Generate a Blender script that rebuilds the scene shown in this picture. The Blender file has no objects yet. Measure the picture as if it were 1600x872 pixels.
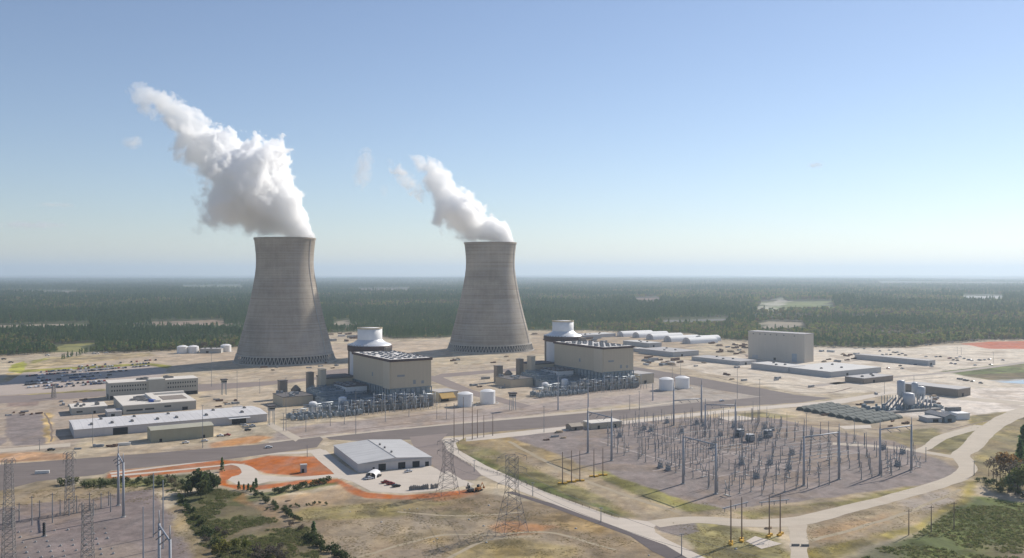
import bpy, math, random
import numpy as np
from mathutils import Vector, Matrix

R = math.radians
random.seed(7)
rng = np.random.default_rng(11)
scene = bpy.context.scene
COL = scene.collection

# ------------------------------------------------------------------ camera
F = 1350.0; HC = 130.5
PITCH = math.atan(9.0 / F)
cam_d = bpy.data.cameras.new('camera'); cam = bpy.data.objects.new('camera', cam_d); COL.objects.link(cam)
cam.location = (0, 0, HC); cam.rotation_euler = (R(90) - PITCH, 0, 0)
cam_d.sensor_width = 36; cam_d.lens = F / 1600 * 36; cam_d.clip_start = 1; cam_d.clip_end = 120000
scene.camera = cam
# ------------------------------------------------------------------ light
SUN_EL, SUN_AZ = R(35), R(46)
world = bpy.data.worlds.new('World'); scene.world = world; world.use_nodes = True
wn = world.node_tree
sky = wn.nodes.new('ShaderNodeTexSky'); sky.sky_type = 'NISHITA'; sky.sun_disc = False
sky.sun_elevation = SUN_EL; sky.sun_rotation = SUN_AZ
sky.altitude = 100; sky.air_density = 1.0; sky.dust_density = 0.1; sky.ozone_density = 3.2
bg = wn.nodes['Background']; bg.inputs['Strength'].default_value = 0.097
hsv = wn.nodes.new('ShaderNodeHueSaturation'); hsv.inputs['Saturation'].default_value = .91; wn.links.new(sky.outputs[0], hsv.inputs['Color'])
tint = wn.nodes.new('ShaderNodeMix'); tint.data_type = 'RGBA'; tint.blend_type = 'MULTIPLY'; tint.inputs[0].default_value = 1; tint.inputs[7].default_value = (1.01, .972, 1.0, 1)
wn.links.new(hsv.outputs[0], tint.inputs[6]); wn.links.new(tint.outputs[2], bg.inputs['Color'])
sd = bpy.data.lights.new('sun', 'SUN'); sd.energy = 4.6; sd.angle = R(0.55); sd.color = (1, 0.93, 0.82)
sun = bpy.data.objects.new('sun', sd); COL.objects.link(sun)
sdir = Vector((math.sin(SUN_AZ) * math.cos(SUN_EL), math.cos(SUN_AZ) * math.cos(SUN_EL), math.sin(SUN_EL)))
sun.rotation_euler = sdir.to_track_quat('Z', 'Y').to_euler(); sun.location = (600, 900, 900)
scene.view_settings.view_transform = 'Standard'; scene.view_settings.look = 'None'
scene.view_settings.exposure = 0.2; scene.view_settings.gamma = 1; scene.view_settings.use_curve_mapping = False
cy = scene.cycles
cy.volume_bounces = 32; cy.max_bounces = 32; cy.diffuse_bounces = 3; cy.glossy_bounces = 2; cy.volume_step_rate = 1.0; cy.volume_max_steps = 256
cy.use_denoising = True; cy.sample_clamp_indirect = 6

# ------------------------------------------------------------------ helpers
def at(px, py, z=0.0):
    """point of the place at height z that the photo shows at this pixel"""
    dx, dv = (px - 800) / F, (py - 436) / F
    cp, sp = math.cos(PITCH), math.sin(PITCH)
    d = Vector((dx, cp - dv * sp, -sp - dv * cp))
    t = (z - HC) / d.z
    return Vector((d.x * t, d.y * t, z))

def height_at(p, ytop):
    """height of something standing at ground point p whose top the photo shows at row ytop"""
    dv = (ytop - 436) / F
    cp, sp = math.cos(PITCH), math.sin(PITCH)
    return HC + p.y * (-sp - dv * cp) / (cp - dv * sp)

def solve(P, d, xpx):
    k = (xpx - 800) / F
    return (k * P.y - P.x) / (d[0] - k * d[1])

class MB:
    def __init__(s): s.v = []; s.f = []; s.m = []; s.sm = []
    def add(s, vs, fs, mat=0, smooth=False):
        o = len(s.v); s.v += [tuple(p) for p in vs]
        for f in fs: s.f.append([i + o for i in f]); s.m.append(mat); s.sm.append(smooth)
        return s
    def box(s, cx, cy, z0, sx, sy, sz, rot=0, mat=0, top=True):
        c, n = math.cos(rot), math.sin(rot); vs = []
        for z in (z0, z0 + sz):
            for x, y in ((-1, -1), (1, -1), (1, 1), (-1, 1)):
                x *= sx / 2; y *= sy / 2
                vs.append((cx + x * c - y * n, cy + x * n + y * c, z))
        fs = [(0, 1, 5, 4), (1, 2, 6, 5), (2, 3, 7, 6), (3, 0, 4, 7), (3, 2, 1, 0)]
        if top: fs.append((4, 5, 6, 7))
        return s.add(vs, fs, mat)
    def box2(s, x0, y0, z0, x1, y1, z1, mat=0):
        return s.box((x0 + x1) / 2, (y0 + y1) / 2, z0, x1 - x0, y1 - y0, z1 - z0, 0, mat)
    def lathe(s, prof, n=24, mat=0, x=0, y=0, smooth=True, cap=False):
        vs = []
        for r, z in prof:
            for i in range(n):
                a = 2 * math.pi * i / n; vs.append((x + r * math.cos(a), y + r * math.sin(a), z))
        fs = []
        for k in range(len(prof) - 1):
            for i in range(n):
                j = (i + 1) % n; fs.append((k * n + i, k * n + j, (k + 1) * n + j, (k + 1) * n + i))
        s.add(vs, fs, mat, smooth)
        if cap:
            k = len(prof) - 1; s.add(vs[k * n:], [tuple(range(n))], mat)
        return s
    def cyl(s, x, y, z0, r, h, n=12, mat=0, r1=None):
        r1 = r if r1 is None else r1
        return s.lathe([(r, z0), (r1, z0 + h)], n, mat, x, y, True, True)
    def tube(s, a, b, r0, r1=None, n=6, mat=0):
        a, b = Vector(a), Vector(b); r1 = r0 if r1 is None else r1
        d = (b - a).normalized(); u = d.orthogonal().normalized(); w = d.cross(u); vs = []
        for p, r in ((a, r0), (b, r1)):
            for i in range(n):
                t = 2 * math.pi * i / n; vs.append(p + u * (r * math.cos(t)) + w * (r * math.sin(t)))
        fs = [(i, (i + 1) % n, n + (i + 1) % n, n + i) for i in range(n)] + [tuple(range(n - 1, -1, -1)), tuple(range(n, 2 * n))]
        return s.add(vs, fs, mat, n > 5)
    def prism(s, pts, z0, z1, mat=0):
        n = len(pts); vs = [(x, y, z0) for x, y in pts] + [(x, y, z1) for x, y in pts]
        fs = [(i, (i + 1) % n, n + (i + 1) % n, n + i) for i in range(n)] + [tuple(range(n, 2 * n))]
        return s.add(vs, fs, mat)
    def gable(s, x0, y0, x1, y1, z0, h, rise, axis='x', mat=0, over=0.4, t=0.25, mono=False):
        """two sloping roof sheets over a rectangle; axis is the ridge direction"""
        x0 -= over; x1 += over; y0 -= over; y1 += over; z = z0 + h
        for dz, flip in ((t, False), (0, True)):
            if axis == 'x':
                ym = (y0 + y1) / 2 if not mono else y1
                q = [[(x0, y0, z + dz), (x1, y0, z + dz), (x1, ym, z + rise + dz), (x0, ym, z + rise + dz)]]
                if not mono: q.append([(x0, ym, z + rise + dz), (x1, ym, z + rise + dz), (x1, y1, z + dz), (x0, y1, z + dz)])
            else:
                xm = (x0 + x1) / 2
                q = [[(x0, y0, z + dz), (xm, y0, z + rise + dz), (xm, y1, z + rise + dz), (x0, y1, z + dz)],
                     [(xm, y0, z + rise + dz), (x1, y0, z + dz), (x1, y1, z + dz), (xm, y1, z + rise + dz)]]
            for p in q: s.add(p, [(3, 2, 1, 0) if flip else (0, 1, 2, 3)], mat)
        if axis == 'x':
            for y in (y0, y1):
                s.add([(x0, y, z), (x1, y, z), (x1, y, z + t), (x0, y, z + t)], [(0, 1, 2, 3)], mat)
        else:
            xm = (x0 + x1) / 2
            for y in (y0, y1):
                s.add([(x0, y, z), (xm, y, z + rise), (xm, y, z + rise + t), (x0, y, z + t), (x1, y, z), (x1, y, z + t)], [(0, 1, 2, 3), (1, 4, 5, 2)], mat)
            for x in (x0, x1):
                s.add([(x, y0, z), (x, y1, z), (x, y1, z + t), (x, y0, z + t)], [(0, 1, 2, 3)], mat)
        return s
    def mesh(s, name, mats):
        me = bpy.data.meshes.new(name); me.from_pydata(s.v, [], s.f)
        for m in (mats if isinstance(mats, (list, tuple)) else [mats]): me.materials.append(m)
        me.polygons.foreach_set('material_index', s.m); me.polygons.foreach_set('use_smooth', s.sm)
        me.update(); return me
    def build(s, name, mats, parent=None, loc=(0, 0, 0), rotz=0):
        o = bpy.data.objects.new(name, s.mesh(name, mats)); COL.objects.link(o)
        o.parent = parent; o.location = loc; o.rotation_euler = (0, 0, rotz); return o

def tag(o, label=None, cat=None, group=None, kind=None):
    if label: o['label'] = label
    if cat: o['category'] = cat
    if group: o['group'] = group
    if kind: o['kind'] = kind
    return o
def thing(name, label, cat, loc=(0, 0, 0), rotz=0, group=None):
    o = bpy.data.objects.new(name, None); COL.objects.link(o); o.location = loc; o.rotation_euler = (0, 0, rotz)
    o.empty_display_size = 0.5
    return tag(o, label, cat, group)
KIDS = {}
def kids(o):
    k = o.name
    if k not in KIDS: KIDS[k] = [c for c in bpy.data.objects if c.parent == o]
    return KIDS[k]
def dup(o, loc=None, rotz=None, label=None, group=None, scale=None):
    r = o.copy(); COL.objects.link(r)
    if loc is not None: r.location = loc
    if rotz is not None: r.rotation_euler = (0, 0, rotz)
    if scale is not None: r.scale = (scale, scale, scale) if not hasattr(scale, '__len__') else scale
    if label: r['label'] = label
    if group: r['group'] = group
    for ch in kids(o):
        c = ch.copy(); COL.objects.link(c); c.parent = r
        for g in kids(ch):
            e = g.copy(); COL.objects.link(e); e.parent = c
    return r
def place(proto, spots):
    """first spot moves the prototype, the others are copies; spot = (loc, rotz, scale)"""
    out = []
    src = proto
    kids(src); [kids(c) for c in kids(src)]
    for i, (loc, rz, sc) in enumerate(spots):
        if i == 0:
            proto.location = loc; proto.rotation_euler = (0, 0, rz)
            proto.scale = (sc, sc, sc) if not hasattr(sc, '__len__') else sc; out.append(proto)
        else: out.append(dup(src, loc, rz, scale=sc))
    return out

# ------------------------------------------------------------------ materials
def N(nt, typ, **kw):
    n = nt.nodes.new(typ)
    for k, v in kw.items(): setattr(n, k, v)
    return n
def mth(nt, op, a, b=None, c=None, clamp=False):
    n = nt.nodes.new('ShaderNodeMath'); n.operation = op; n.use_clamp = clamp
    for i, x in enumerate((a, b, c)):
        if x is None: continue
        if isinstance(x, (int, float)): n.inputs[i].default_value = x
        else: nt.links.new(x, n.inputs[i])
    return n.outputs[0]
def mixc(nt, fac, a, b, mode='MIX'):
    n = nt.nodes.new('ShaderNodeMix'); n.data_type = 'RGBA'; n.blend_type = mode; n.clamp_factor = True
    for i, x in ((0, fac), (6, a), (7, b)):
        if isinstance(x, (int, float)): n.inputs[i].default_value = x
        elif isinstance(x, tuple): n.inputs[i].default_value = (*x, 1) if len(x) == 3 else x
        else: nt.links.new(x, n.inputs[i])
    return n.outputs[2]
def noise(nt, vec, scale, detail=4, rough=.55, dist=0):
    n = nt.nodes.new('ShaderNodeTexNoise'); n.inputs['Scale'].default_value = scale
    n.inputs['Detail'].default_value = detail; n.inputs['Roughness'].default_value = rough; n.inputs['Distortion'].default_value = dist
    nt.links.new(vec, n.inputs['Vector']); return n.outputs['Fac']
def remap(nt, x, a, b, c=0.0, d=1.0):
    n = nt.nodes.new('ShaderNodeMapRange'); nt.links.new(x, n.inputs[0])
    for i, v in zip((1, 2, 3, 4), (a, b, c, d)): n.inputs[i].default_value = v
    return n.outputs[0]
def vscale(nt, vec, s):
    n = nt.nodes.new('ShaderNodeVectorMath'); n.operation = 'MULTIPLY'; nt.links.new(vec, n.inputs[0]); n.inputs[1].default_value = s
    return n.outputs[0]
def new_mat(name):
    m = bpy.data.materials.new(name); m.use_nodes = True; nt = m.node_tree
    return m, nt, nt.nodes['Principled BSDF']
MATS = {}
def mat(name, col, rough=.75, var=.18, scale=.15, metal=0.0, dirt=None, streak=0.0):
    """plain procedural surface: colour broken up by large and small noise, optional dirt tint and vertical streaks"""
    if name in MATS: return MATS[name]
    m, nt, b = new_mat(name)
    tc = N(nt, 'ShaderNodeTexCoord').outputs['Object']
    n1 = noise(nt, tc, scale, 5, .6); n2 = noise(nt, tc, scale * 9, 3, .6)
    f = mth(nt, 'ADD', mth(nt, 'MULTIPLY', n1, .65), mth(nt, 'MULTIPLY', n2, .35))
    if streak:
        n3 = noise(nt, vscale(nt, tc, (1, 1, .06)), .5, 3, .6)
        f = mth(nt, 'ADD', mth(nt, 'MULTIPLY', f, 1 - streak), mth(nt, 'MULTIPLY', n3, streak))
    k = remap(nt, f, .3, .7, 1 - var, 1 + var)
    c = mixc(nt, 1.0, (*col,), (1, 1, 1), 'MULTIPLY')
    vm = nt.nodes.new('ShaderNodeVectorMath'); vm.operation = 'SCALE'; nt.links.new(c, vm.inputs[0]); nt.links.new(k, vm.inputs['Scale'])
    out = vm.outputs[0]
    if dirt:
        out = mixc(nt, remap(nt, n1, .5, .75, 0, .6), out, dirt)
    nt.links.new(out, b.inputs['Base Color'])
    b.inputs['Roughness'].default_value = rough; b.inputs['Metallic'].default_value = metal
    b.inputs['Specular IOR Level'].default_value = .3
    MATS[name] = m; return m
# ------------------------------------------------------------------ terrain and forest layout
EDGE_PX = [(-400, 580), (-150, 566), (0, 557), (63, 553), (202, 551), (374, 543), (440, 531), (512, 521), (560, 519), (613, 530), (700, 528),
           (770, 522), (827, 517), (920, 517), (967, 519), (1080, 522), (1109, 530), (1168, 533), (1272, 542), (1356, 544), (1420, 543),
           (1461, 538), (1530, 533), (1600, 531), (1750, 529), (2000, 528)]
EDGE = [at(*p) for p in EDGE_PX]
EK = np.array([p.x / p.y for p in EDGE]); EY = np.array([p.y for p in EDGE])
def edge_y(k): return np.interp(k, EK, EY)
def gpoly(px): return np.array([tuple(at(*p))[:2] for p in px])
def inside(poly, X, Y):
    r = np.zeros(X.shape, bool); n = len(poly)
    for i in range(n):
        x0, y0 = poly[i]; x1, y1 = poly[(i + 1) % n]
        if y0 == y1: continue
        c = (y0 > Y) != (y1 > Y)
        r ^= c & (X < (x1 - x0) * (Y - y0) / (y1 - y0) + x0)
    return r
def lattice(ix, iy, seed):
    h = (ix * 374761393 + iy * 668265263 + seed * 974711) & 0xffffffff
    h = ((h ^ (h >> 13)) * 1274126177) & 0xffffffff
    return ((h ^ (h >> 16)) & 0xffff) / 65535.0
def vnoise(X, Y, s, seed=0):
    x = X / s; y = Y / s; ix = np.floor(x).astype(np.int64); iy = np.floor(y).astype(np.int64); fx = x - ix; fy = y - iy
    fx = fx * fx * (3 - 2 * fx); fy = fy * fy * (3 - 2 * fy)
    a = lattice(ix, iy, seed); b = lattice(ix + 1, iy, seed); c = lattice(ix, iy + 1, seed); d = lattice(ix + 1, iy + 1, seed)
    return (a * (1 - fx) + b * fx) * (1 - fy) + (c * (1 - fx) + d * fx) * fy
def fbm(X, Y, s, seed=0, o=4):
    r = 0; w = 0; a = 1.0
    for i in range(o): r = r + a * vnoise(X, Y, s / 2 ** i, seed + i * 17); w += a; a *= .55
    return r / w

# ---- clearings in the forest (their near edge lies behind the trees in front)
def behind(px): return px
SAND = (.44, .365, .285)
CLEAR = [  # polygon, colour
    ([(1180, 505), (1205, 502), (1255, 503), (1262, 518), (1190, 520)], (.42, .35, .27)),
    ([(1030, 500), (1060, 498), (1140, 498), (1135, 508), (1035, 509)], (.2, .19, .2)),
    ([(1180, 471), (1300, 470), (1305, 485), (1200, 486)], (.22, .25, .09)),
    ([(1190, 474), (1224, 465), (1229, 467), (1205, 486), (1180, 486)], (.5, .45, .4)),
    ([(1505, 462), (1565, 462), (1570, 472), (1505, 473)], (.6, .6, .6)),
    ([(-20, 509), (140, 504), (140, 514), (-20, 519)], (.45, .36, .28)),
    ([(235, 502), (350, 500), (350, 509), (235, 512)], (.42, .3, .24)),
    ([(285, 447), (375, 446), (380, 452), (285, 453)], (.17, .2, .09)),
    ([(1370, 441), (1620, 442), (1620, 446), (1380, 445)], (.15, .13, .09)),
    ([(990, 466), (1030, 465), (1032, 476), (995, 477)], (.3, .2, .16)),
    ([(520, 503), (545, 500), (552, 514), (522, 516)], (.42, .34, .27)),
    ([(80, 538), (148, 535), (152, 551), (92, 556)], (.33, .3, .12)),
    ([(560, 452), (640, 451), (640, 458), (560, 459)], (.2, .16, .14)),
    ([(0, 455), (120, 455), (120, 461), (0, 461)], (.17, .13, .13)),
]
CLEARG = [(gpoly(p), c) for p, c in CLEAR]

def attr_mesh(name, X, Y, Z, colr, material):
    nr, nc = X.shape
    me = bpy.data.meshes.new(name); nv = nr * nc
    co = np.stack([X, Y, Z], -1).reshape(-1, 3).astype(np.float32)
    i = np.arange(nr - 1)[:, None] * nc + np.arange(nc - 1)[None]
    q = np.stack([i, i + 1, i + nc + 1, i + nc], -1).reshape(-1).astype(np.int32); nf = len(q) // 4
    me.vertices.add(nv); me.vertices.foreach_set('co', co.ravel())
    me.loops.add(nf * 4); me.loops.foreach_set('vertex_index', q)
    me.polygons.add(nf); me.polygons.foreach_set('loop_start', np.arange(nf, dtype=np.int32) * 4)
    me.polygons.foreach_set('loop_total', np.full(nf, 4, np.int32)); me.update(calc_edges=True); me.validate()
    a = me.attributes.new('ground_colour', 'FLOAT_COLOR', 'POINT')
    c4 = np.ones((nv, 4), np.float32); c4[:, :3] = colr.reshape(-1, 3); a.data.foreach_set('color', c4.ravel())
    me.materials.append(material)
    o = bpy.data.objects.new(name, me); COL.objects.link(o); return o

def soil_material(name, s1, s2, amp, bump):
    m, nt, b = new_mat(name)
    at_ = N(nt, 'ShaderNodeAttribute', attribute_name='ground_colour').outputs['Color']
    tc = N(nt, 'ShaderNodeTexCoord').outputs['Object']
    n1 = noise(nt, tc, s1, 5, .62, .4); n2 = noise(nt, tc, s2, 5, .65); n3 = noise(nt, vscale(nt, tc, (.9, .22, 1)), s1 * 3, 4, .6)
    f = mth(nt, 'ADD', mth(nt, 'MULTIPLY', n1, .4), mth(nt, 'ADD', mth(nt, 'MULTIPLY', n2, .4), mth(nt, 'MULTIPLY', n3, .2)))
    k = remap(nt, f, .3, .7, 1 - amp, 1 + amp)
    vm = N(nt, 'ShaderNodeVectorMath', operation='SCALE'); nt.links.new(at_, vm.inputs[0]); nt.links.new(k, vm.inputs['Scale'])
    hs = N(nt, 'ShaderNodeHueSaturation'); nt.links.new(vm.outputs[0], hs.inputs['Color'])
    nt.links.new(remap(nt, n3, .3, .7, .85, 1.15), hs.inputs['Saturation'])
    nt.links.new(hs.outputs[0], b.inputs['Base Color']); b.inputs['Roughness'].default_value = .95; b.inputs['Specular IOR Level'].default_value = .1
    bp = N(nt, 'ShaderNodeBump'); bp.inputs['Strength'].default_value = bump; bp.inputs['Distance'].default_value = .6
    nt.links.new(n2, bp.inputs['Height']); nt.links.new(bp.outputs[0], b.inputs['Normal'])
    return m
def blend(C, w, col): return C * (1 - w[..., None]) + np.array(col) * w[..., None]

# far terrain: fan of cells out to the horizon
ks = np.linspace(-1.15, 1.15, 641); ys = np.concatenate([[-700, -100, 150], np.geomspace(260, 44000, 520)])
K, Yt = np.meshgrid(ks, ys); Xt = K * np.maximum(Yt, 700)
far = np.clip((Yt - 9000) / 26000, 0, 1)
Zt = -.8 + far * (fbm(Xt, Yt, 5200, 3, 4) - .42) * 150 + np.clip((Yt - 4000) / 9000, 0, 1) * (fbm(Xt, Yt, 2400, 5, 3) - .5) * 14
C = np.zeros(Xt.shape + (3,)) + np.array((.095, .105, .055))
C = blend(C, np.clip((fbm(Xt, Yt, 1700, 9) - .47) * 8, 0, 1) * .85, (.075, .06, .045))
C = blend(C, np.clip((fbm(Xt, Yt * .55, 2600, 21) - .6) * 14, 0, 1) * np.clip((Yt - 5000) / 4000, 0, 1), (.16, .14, .085))
for g, c in CLEARG:
    C = blend(C, inside(g, Xt + (fbm(Xt, Yt, 140, 77) - .5) * 160, Yt + (fbm(Xt, Yt, 140, 88) - .5) * 160) * np.clip((fbm(Xt, Yt, 60, 99) - .3) * 5, .2, .6), c)
terrain = attr_mesh('terrain', Xt, Yt, Zt, C, soil_material('forest_soil', .004, .05, .35, .3)); tag(terrain, kind='structure')

# near site ground: natural ground colours with soft, uneven borders between them
GRASS = (.15, .15, .05); DRY = (.28, .21, .12); GRAVEL = (.245, .205, .19); CLAY = (.43, .145, .052); OLIVE = (.2, .175, .075)
DIRT = (.36, .28, .2); TAN = (.40, .325, .235); PALE = (.63, .55, .45); GREEN = (.125, .15, .05); STONE = (.34, .30, .275)
ZONES = [  # polygon in photo pixels, colour, softness in metres, weight
    # bright graded pads to the right and behind
    ([(1100, 560), (1280, 543), (1420, 544), (1470, 540), (1700, 534), (1700, 620), (1600, 640), (1480, 668), (1400, 655), (1390, 612), (1280, 600)], PALE, 4, .85),
    ([(1000, 560), (1160, 566), (1300, 592), (1400, 612), (1260, 616), (1080, 578)], PALE, 4, .7),
    ([(1365, 660), (1340, 645), (1400, 625), (1470, 610), (1700, 600), (1700, 640), (1480, 662)], (.68, .60, .52), 3, .9),
    ([(1000, 586), (1160, 612), (1250, 622), (1060, 636), (1000, 640)], STONE, 3, .7),
    ([(380, 545), (700, 530), (700, 553), (640, 563), (520, 560), (520, 570), (390, 570)], (.47, .38, .29), 4, .9),
    ([(830, 519), (1000, 522), (1110, 532), (1000, 565), (830, 552)], DIRT, 5, .8),
    ([(60, 566), (230, 553), (372, 546), (370, 572), (250, 580), (60, 585)], (.45, .36, .27), 4, .9),
    # tower surrounds and plant blocks
    ([(280, 590), (560, 570), (560, 600), (430, 600), (430, 660), (330, 650), (310, 600)], (.45, .37, .28), 3, .8),
    ([(680, 575), (860, 560), (860, 620), (700, 640)], (.46, .38, .29), 3, .8),
    ([(455, 668), (690, 640), (1000, 600), (1060, 625), (900, 640), (700, 668), (420, 686)], (.40, .33, .28), 3, .8),
    # gravel strips beside the main road
    ([(440, 668), (700, 645), (1000, 615), (1050, 622), (760, 655), (420, 690)], (.33, .275, .25), 2.5, .75),
    # left, around the offices
    ([(-100, 612), (150, 612), (170, 650), (110, 700), (-100, 720)], (.36, .29, .235), 3, .8),
    ([(10, 648), (66, 645), (72, 695), (22, 696), (8, 680)], GRAVEL, .8, 1), ([(66, 645), (80, 645), (82, 690), (72, 694)], (.45, .32, .13), 1.5, .8),
    ([(-60, 685), (8, 683), (10, 690), (0, 697), (-60, 700)], GRAVEL, .8, 1),
    ([(12, 622), (62, 619), (60, 634), (12, 636)], (.27, .2, .17), 1, .9),
    ([(-60, 712), (60, 706), (105, 708), (112, 718), (40, 722), (-60, 727)], (.40, .22, .12), 3, .75),
    ([(330, 692), (400, 680), (422, 684), (400, 692), (330, 700)], (.46, .23, .1), 2.5, .85),
    ([(20, 574), (75, 558), (235, 551), (240, 556), (60, 575)], (.34, .27, .12), 2, .5),
    ([(12, 580), (18, 570), (38, 564), (42, 570), (34, 584)], (.30, .30, .05), 1, .95), ([(45, 565), (70, 559), (76, 562), (50, 568)], (.27, .26, .07), 1.5, .9),
    ([(34, 578), (230, 567), (268, 571), (262, 576), (230, 570.5), (34, 582)], (.24, .23, .05), 1, .95),
    ([(12, 583), (36, 584), (38, 596), (10, 598)], (.42, .30, .12), 1.5, .7),
    ([(45, 616), (165, 608), (168, 612), (45, 620)], (.25, .22, .07), 1.2, .9),
    # right green pond bank and red clay
    ([(1470, 580), (1600, 566), (1700, 562), (1700, 600), (1600, 596), (1535, 592), (1500, 586)], GREEN, 2, .95),
    ([(1500, 586), (1600, 582), (1700, 580), (1700, 597), (1560, 596)], (.15, .12, .07), 2, .9),
    ([(1540, 594), (1600, 592), (1700, 590), (1700, 600), (1600, 600)], (.46, .45, .43), 1.5, .8),
    ([(1500, 537), (1545, 534), (1700, 531), (1700, 546), (1545, 545)], (.46, .14, .08), 3, .95),
    # switchyard gravel and the fields round it
    ([(690, 690), (800, 668), (1000, 655), (1210, 650), (1400, 660), (1520, 715), (1500, 750), (1240, 815), (1030, 815), (900, 792), (760, 735)], (.345, .275, .185), 3, .95),
    ([(1240, 640), (1470, 655), (1600, 640), (1600, 680), (1520, 720), (1300, 690)], (.37, .30, .215), 3, .9),
    ([(1372, 678), (1462, 668), (1480, 690), (1400, 700)], OLIVE, 3, .8), ([(1440, 700), (1500, 672), (1560, 668), (1510, 705), (1470, 710)], OLIVE, 3, .9),
    ([(1150, 648), (1180, 643), (1250, 650), (1180, 656)], OLIVE, 3, .8),
    ([(690, 690), (720, 684), (770, 700), (1005, 808), (960, 806), (790, 745), (715, 705)], OLIVE, 2, .95),
    ([(725, 708), (770, 722), (880, 770), (985, 808), (960, 806), (850, 768), (740, 722)], (.11, .13, .045), 1.5, .9),
    ([(920, 738), (960, 735), (1095, 783), (1130, 795), (1080, 800), (1000, 775)], (.19, .18, .06), 2.5, .9),
    ([(700, 690), (800, 680), (860, 700), (930, 740), (890, 735), (760, 700)], (.30, .225, .12), 3, .8),
    ([(790, 680), (850, 668), (1000, 655), (1200, 652), (1290, 672), (1400, 690), (1505, 735), (1490, 750), (1300, 778), (1130, 796), (1000, 758)], GRAVEL, 1.5, .97),
    ([(1150, 800), (1300, 785), (1420, 762), (1490, 750), (1470, 760), (1330, 790), (1180, 812)], OLIVE, 2, .95),
    # foreground field
    ([(380, 790), (600, 776), (745, 768), (900, 800), (1060, 872), (1120, 960), (200, 960), (300, 860)], (.25, .19, .125), 3, .95),
    ([(500, 838), (560, 810), (700, 802), (760, 812), (900, 850), (1000, 960), (560, 960)], (.31, .25, .18), 6, .9),
    ([(470, 795), (620, 782), (700, 786), (640, 805), (520, 812), (450, 812)], OLIVE, 4, .75),
    ([(600, 840), (700, 822), (690, 850), (620, 858)], (.27, .21, .12), 5, .7), ([(690, 858), (800, 840), (900, 852), (880, 874), (700, 890)], (.24, .19, .085), 4, .75),
    ([(660, 800), (720, 795), (745, 805), (690, 812)], OLIVE, 4, .6), ([(820, 810), (900, 800), (960, 830), (930, 836)], (.32, .22, .10), 4, .7),
    ([(760, 822), (800, 814), (870, 824), (830, 836), (770, 834)], (.36, .18, .085), 2.5, .8), ([(640, 775), (740, 768), (760, 772), (680, 784)], (.36, .17, .08), 2.5, .75),
    ([(668, 838), (690, 835), (702, 840), (690, 848), (668, 848)], (.28, .2, .1), 3, .8),
    # clay banks
    ([(164, 748), (172, 737), (345, 719), (384, 721), (365, 734), (345, 733), (190, 748)], CLAY, .8, .95),
    ([(378, 721), (420, 712), (492, 713.5), (528, 738), (518, 743), (470, 744), (415, 740), (388, 730)], CLAY, .8, 1),
    ([(340, 732), (362, 727), (384, 733), (378, 744), (352, 750), (358, 757), (402, 759), (470, 750), (528, 748), (545, 756), (575, 770), (630, 774), (690, 769), (742, 764),
      (742, 770), (690, 776), (640, 781), (570, 778), (548, 772), (530, 757), (470, 756), (410, 765), (372, 765), (344, 758)], CLAY, .8, 1),
    ([(430, 775), (500, 768), (532, 755), (560, 778), (500, 788), (440, 788)], (.38, .27, .17), 3, .85),
    ([(360, 778), (440, 766), (525, 752), (520, 758), (450, 770), (400, 786)], (.10, .12, .04), 2, .85),
    # left foreground: green slope, ditch, dirt strips, gravel yard
    ([(270, 775), (340, 762), (372, 768), (420, 800), (440, 818), (380, 828), (320, 862), (290, 800)], (.10, .105, .045), 3, .95),
    ([(372, 768), (392, 778), (440, 812), (425, 818), (400, 800), (370, 778)], (.32, .2, .1), 1.5, .8),
    ([(420, 826), (480, 822), (500, 872), (530, 960), (300, 960), (330, 872), (370, 830)], (.115, .115, .05), 3, .9),
    ([(262, 800), (285, 785), (325, 872), (360, 960), (300, 960), (280, 872)], (.27, .21, .12), 3, .85),
    ([(-80, 768), (40, 762), (60, 748), (110, 758), (250, 752), (270, 765), (240, 768), (140, 782), (-80, 800)], (.27, .21, .13), 3, .9),
    ([(-80, 802), (30, 791), (140, 779), (238, 764), (262, 800), (298, 872), (310, 980), (-80, 980)], (.215, .175, .165), 2, .97),
    ([(130, 860), (200, 848), (225, 856), (220, 900), (130, 900)], (.29, .23, .18), 4, .6),
    ([(120, 748), (200, 748), (300, 742), (330, 748), (280, 764), (200, 760), (130, 760)], (.12, .13, .045), 2.5, .85),
    # right foreground
    ([(1040, 816), (1090, 815), (1210, 838), (1236, 872), (1240, 960), (1150, 960), (1080, 850)], (.25, .22, .1), 2, .95),
    ([(1020, 822), (1050, 814), (1085, 816), (1092, 830), (1065, 838), (1035, 832)], (.24, .205, .19), .8, .95),
    ([(1250, 820), (1400, 780), (1500, 745), (1530, 740), (1520, 780), (1440, 815), (1330, 845), (1262, 880), (1262, 960)], (.33, .26, .17), 2.5, .95),
    ([(1400, 785), (1480, 762), (1485, 785), (1430, 800)], (.38, .32, .27), 3, .8), ([(1262, 830), (1400, 798), (1380, 815), (1280, 850)], (.33, .21, .11), 3, .7),
    ([(1262, 860), (1440, 815), (1500, 775), (1512, 752), (1530, 752), (1512, 785), (1445, 825), (1330, 860), (1264, 900)], (.27, .22, .06), 2, .85),
    ([(1512, 650), (1600, 640), (1700, 620), (1700, 760), (1560, 770), (1515, 745), (1512, 718), (1540, 690)], (.24, .2, .095), 3, .9),
    ([(1470, 812), (1520, 775), (1600, 785), (1700, 800), (1700, 960), (1240, 960), (1330, 866), (1420, 838)], (.10, .125, .04), 3, .95),
    ([(1560, 868), (1600, 850), (1700, 830), (1700, 960), (1540, 960)], (.27, .21, .15), 2, .9),
    ([(1320, 850), (1400, 842), (1420, 880), (1300, 900)], (.17, .15, .11), 4, .6),
]
nk, nr_ = 620, 560
k2 = np.linspace(-.82, .82, nk); t2 = np.linspace(0, 1, nr_)
KK, TT = np.meshgrid(k2, t2); YE = edge_y(KK) + 25
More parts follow.
